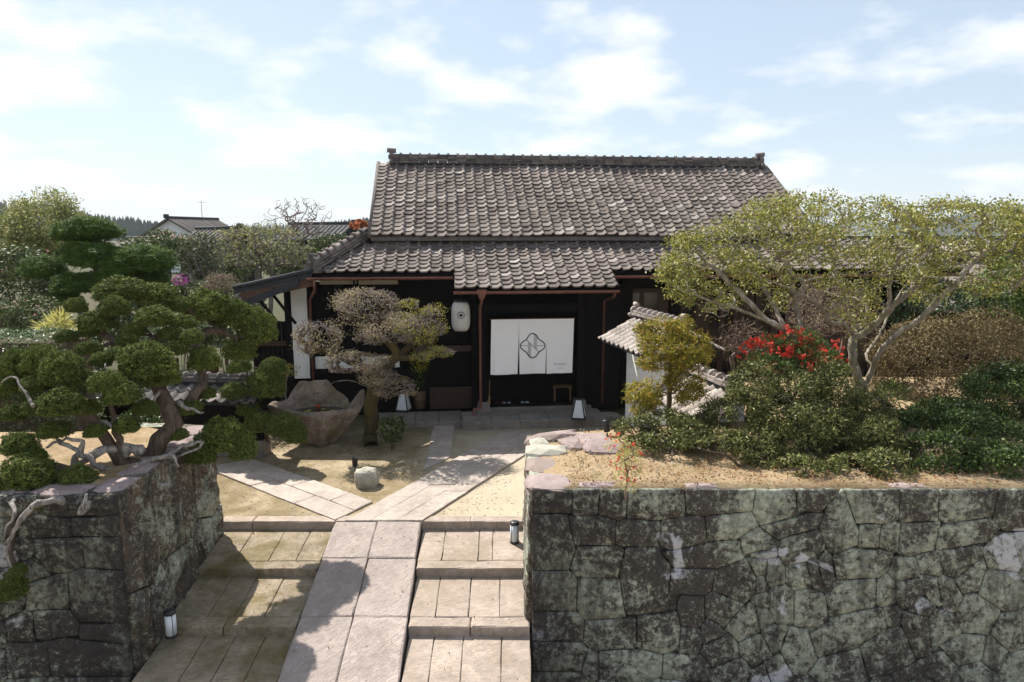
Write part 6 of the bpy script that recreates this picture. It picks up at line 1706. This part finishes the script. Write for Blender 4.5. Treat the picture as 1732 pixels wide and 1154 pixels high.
# ------------------------------------------------------------------ neighbours and hills
def far_house(label, x, Y, w, d, hw, hr, rz, wallm='white_plaster', roofm='ridge_tile', z0=0.0, windows=2):
    r = empty('house', (x, Y, z0), rz); tag(r, label, 'house')
    boxpart('wall', wallm, r, -w / 2, -d / 2, 0, w / 2, d / 2, hw)
    for yy, order in ((-d / 2, (0, 1, 2)), (d / 2, (2, 1, 0))):
        MB().add([(-w / 2, yy, hw), (w / 2, yy, hw), (0, yy, hr - .15)], [order]).build('gable', wallm, r)
    for s in (-1, 1):
        e = 0.6
        xe = s * (w / 2 + e); ze = hw - (hr - hw) * e / (w / 2)
        o = MB().add([(0, -d / 2 - .5, hr), (xe, -d / 2 - .5, ze), (xe, d / 2 + .5, ze), (0, d / 2 + .5, hr), (0, -d / 2 - .5, hr - .16), (xe, -d / 2 - .5, ze - .16), (xe, d / 2 + .5, ze - .16), (0, d / 2 + .5, hr - .16)],
                     [(0, 1, 2, 3) if s < 0 else (3, 2, 1, 0), (4, 5, 6, 7), (0, 4, 5, 1), (1, 5, 6, 2), (3, 2, 6, 7)]).build('roof', roofm, r)
        n = int(d / 0.45)
        for k in range(n):
            y = -d / 2 - .4 + (d + .8) * k / n; MB().tube([(s * .05, y, hr + .02), (xe, y, ze + .03)], 0.045, 5).build('roof_roll', roofm, o)
    MB().tube([(0, -d / 2 - .55, hr + .08), (0, d / 2 + .55, hr + .08)], 0.16, 8).build('ridge', 'black_tile', r)
    MB().box(-.28, -d / 2 - .7, hr - .05, .28, -d / 2 - .45, hr + .45, .05).build('ridge_end_tile', 'black_tile', r)
    for k in range(windows):
        xx = lerp(-w / 4, w / 4, k / max(1, windows - 1)); f = boxpart('window', 'dark_glass', r, xx - .5, -d / 2 - .04, hw * .5, xx + .5, -d / 2 + .02, hw * .5 + 1.0)
        boxpart('frame', 'frame_wood', f, xx - .55, -d / 2 - .05, hw * .5 - .06, xx + .55, -d / 2 - .01, hw * .5)
p = D(303, 400, 80); far_house('white gabled neighbour house with grey tile roof beyond the garden', p.x, 84, 7.2, 8, 4.4, 6.25, math.radians(-14))
p = D(352, 405, 58); far_house('low neighbour house with brown tile roof and square finials', p.x, 60, 4.4, 4.5, 3.6, 4.9, math.radians(62), 'dark_wood', 'ridge_tile')
p = D(222, 405, 62); far_house('small shed with pale sheet roof beyond the camellias', p.x, 64, 3, 3, 3.2, 4.0, math.radians(70), 'dark_wood', 'pale_tile')
p = D(525, 395, 70); far_house('long low neighbour house with dark roof behind the bare winter tree', p.x, 74, 6, 6.5, 4.2, 5.5, math.radians(78), 'dark_wood', 'black_tile')
p = D(655, 400, 25); far_house('dark outbuilding with sloping tile roof against the main house', p.x, 27, 3.4, 3.0, 4.05, 5.05, math.radians(4), 'dark_wood', 'black_tile', 0, 0)
p = D(1690, 425, 48); far_house('distant house with pale grey tile roof behind the spreading tree', p.x, 50, 8, 8, 2.8, 4.1, math.radians(60), 'white_plaster', 'pale_tile')
p = D(1600, 440, 23); far_house('low tiled outbuilding with dark walls at the end of the main house', p.x, 23, 5, 4, 2.6, 3.6, math.radians(80), 'dark_wood', 'ridge_tile', 0, 0)
px_bush('maple_tree', 'small maple with orange red leaves behind the main roof', 'tree', 606, 382, 14, 10, 42, 0, 200, (0.2, 0.12), 'orange_leaf', 161, 1.0, lumps=12, stem='brown_twig')
# wooded hills
def hill(name, prof, Y, depth, seed, tree_h, n_tree, label):
    rng = np.random.default_rng(seed)
    from mathutils import noise
    xs = np.linspace(prof[0][0], prof[-1][0], 60); py = np.interp(xs, [p[0] for p in prof], [p[1] for p in prof])
    tops = [D(x, y, Y + depth * .5) for x, y in zip(xs, py)]
    vs = []
    rows = [(0.0, 0.0), (0.2, 0.45), (0.35, 0.8), (0.5, 1.0), (0.75, 0.9), (1.0, 0.0)]
    for t in tops:
        s = t.x / (Y + depth * .5)
        for f, h in rows:
            yy = Y + depth * f; vs.append((s * yy, yy, max(-1, (t.z - tree_h * .8)) * h - (2 if h == 0 else 0)))
    R = len(rows); fs = [(i * R + j, (i + 1) * R + j, (i + 1) * R + j + 1, i * R + j + 1) for i in range(59) for j in range(R - 1)]
    o = MB().add(vs, fs, True).build(name, 'cedar_leaf'); tag(o, kind='structure')
    V = np.array(vs).reshape(60, R, 3); tv = []
    for _ in range(n_tree):
        i = rng.integers(0, 59); j = rng.integers(0, 4); a, b = rng.random(2)
        p = V[i, j] * (1 - a) * (1 - b) + V[i + 1, j] * a * (1 - b) + V[i, j + 1] * (1 - a) * b + V[i + 1, j + 1] * a * b
        h = tree_h * rng.uniform(0.6, 1.25); w = h * rng.uniform(.16, .26)
        for lv in range(4):
            z0 = h * (0.12 + lv * .22); z1 = min(h, z0 + h * .36); r0 = w * (1 - lv * .22)
            for kk in range(5):
                an = kk * 1.2566 + lv * .6 + rng.random() * .4; an2 = an + 1.35
                tv += [p + (r0 * math.cos(an), r0 * math.sin(an), z0 - rng.random() * h * .05), p + (r0 * math.cos(an2), r0 * math.sin(an2), z0), p + (0, 0, z1), p + (0, 0, z1)]
    tv = np.array(tv); tri = np.arange(len(tv)).reshape(-1, 4)[:, :3]
    f = link(bpy.data.objects.new('forest', np_mesh('forest', tv, tri, 'cedar_leaf'))); tag(f, label, 'forest', None, 'stuff')
hill('hills', [(-250, 330), (-80, 338), (30, 345), (75, 352), (130, 362), (185, 370), (220, 373), (255, 380), (320, 388), (450, 392), (520, 386), (640, 372), (760, 378)], 420, 160, 5, 9, 2600, 'distant cedar forest on the low hill beyond the neighbour houses')
hill('hills', [(1500, 378), (1600, 368), (1680, 352), (1740, 346), (1900, 338), (2100, 345)], 1100, 500, 6, 14, 1600, 'far blue cedar forest on the hill beyond the distant tiled house')
hill('hills', [(-900, 352), (-200, 366), (200, 381), (560, 378), (700, 374), (1000, 376), (1300, 372), (1700, 366), (2500, 350)], 1900, 600, 7, 16, 2000, 'farthest hazy wooded ridge along the horizon')
# television aerial of the gabled neighbour house
for o in list(COL.objects):
    if o.name.startswith('house') and o.get('label', '').startswith('white gabled'):
        MB().tube([(1.2, 0, 5.9), (1.2, 0, 8.4)], 0.03, 5).build('aerial_mast', 'black_metal', o)
        MB().tube([(0.7, 0, 8.2), (1.9, 0, 8.2)], 0.02, 5).build('aerial_bar', 'black_metal', o)
# gravel and grit on the courtyard and the bed
def gravel(label, xs, ys, z, n, seed, mat, size):
    rng = np.random.default_rng(seed); c = np.stack([rng.uniform(*xs, n), rng.uniform(*ys, n), np.full(n, z)], 1); s = size * rng.uniform(0.4, 1.4, (n, 1)) ** 1.5
    o = np.array([(1, 0, 0), (0, 1, 0), (-1, 0, 0), (0, -1, 0), (0, 0, .7), (0, 0, -.4)]); v = c[:, None, :] + o[None] * s[:, None, :] * rng.uniform(.6, 1.3, (n, 6, 1))
    t = np.array([(0, 1, 4), (1, 2, 4), (2, 3, 4), (3, 0, 4), (1, 0, 5), (2, 1, 5), (3, 2, 5), (0, 3, 5)]); fcs = (t[None] + (np.arange(n) * 6)[:, None, None]).reshape(-1, 3)
    tag(link(bpy.data.objects.new('gravel', np_mesh('gravel', v.reshape(-1, 3), fcs, mat))), label, 'gravel', None, 'stuff')
gravel('pale grit scattered over the courtyard sand', (-5.5, 0.1), (10.45, 15.0), 0.002, 2600, 181, 'pale_rock', 0.012)
gravel('stone chips scattered over the soil of the raised bed', (0.6, 7.0), (8.3, 10.6), RW_Z + 0.03, 1300, 182, 'pale_rock', 0.012)
rg = np.random.default_rng(173); n = 420
yy = rg.uniform(6.0, 10.1, n); xx = np.where(rg.random(n) < 0.6, rg.uniform(-4.2, -2.8, n), rg.uniform(-4.3, 0.1, n))
k = np.clip(((10.2 - yy) / 1.165).astype(int), 0, 6); zz = -0.177 * k - 0.125 + 0.052 * ((10.2 - yy) / 1.165 - k) * -1 + 0.012
on_ramp = (xx > -2.8) & (xx < -1.25); zz = np.where(on_ramp, -0.1515 * (10.2 - yy) + 0.03, zz)
tag(link(bpy.data.objects.new('leaf_litter', leaf_mesh('leaf_litter', np.stack([xx, yy, zz], 1), unit(rg.normal(size=(n, 3)) * (.3, .3, .1) + (0, 0, 1)), 0.035, 0.016, 'dry_leaf', rg))), 'fallen brown leaves on the stone steps and ramp', 'leaf litter', None, 'stuff')
# fallen leaves and chips on the sunny bed
rg = np.random.default_rng(171); n = 2600
pos = np.stack([rg.uniform(0.7, 6.2, n), 8.07 + rg.random(n) ** 1.3 * 2.3, np.full(n, RW_Z + 0.035)], 1); pos[:, 2] += rg.normal(size=n) * 0.015
tag(link(bpy.data.objects.new('leaf_litter', leaf_mesh('leaf_litter', pos, unit(rg.normal(size=(n, 3)) * (.3, .3, .1) + (0, 0, 1)), 0.045, 0.022, 'dry_leaf', rg))), 'dry brown leaf litter scattered over the sunny bed soil', 'leaf litter', None, 'stuff')

# ------------------------------------------------------------------ air
hz = NT('haze_air'); pv = hz.n('ShaderNodeVolumePrincipled'); pv.inputs['Color'].default_value = (0.86, 0.92, 1.0, 1); pv.inputs['Density'].default_value = 0.00022
pv.inputs['Anisotropy'].default_value = 0.0
hz.l(pv.outputs[0], hz.out.inputs['Volume'])
tag(MB().box(-4100, -4100, LOW - 1.0, 4100, 4100, 150.0).build('haze', 'haze_air'), None, None, None, 'stuff')
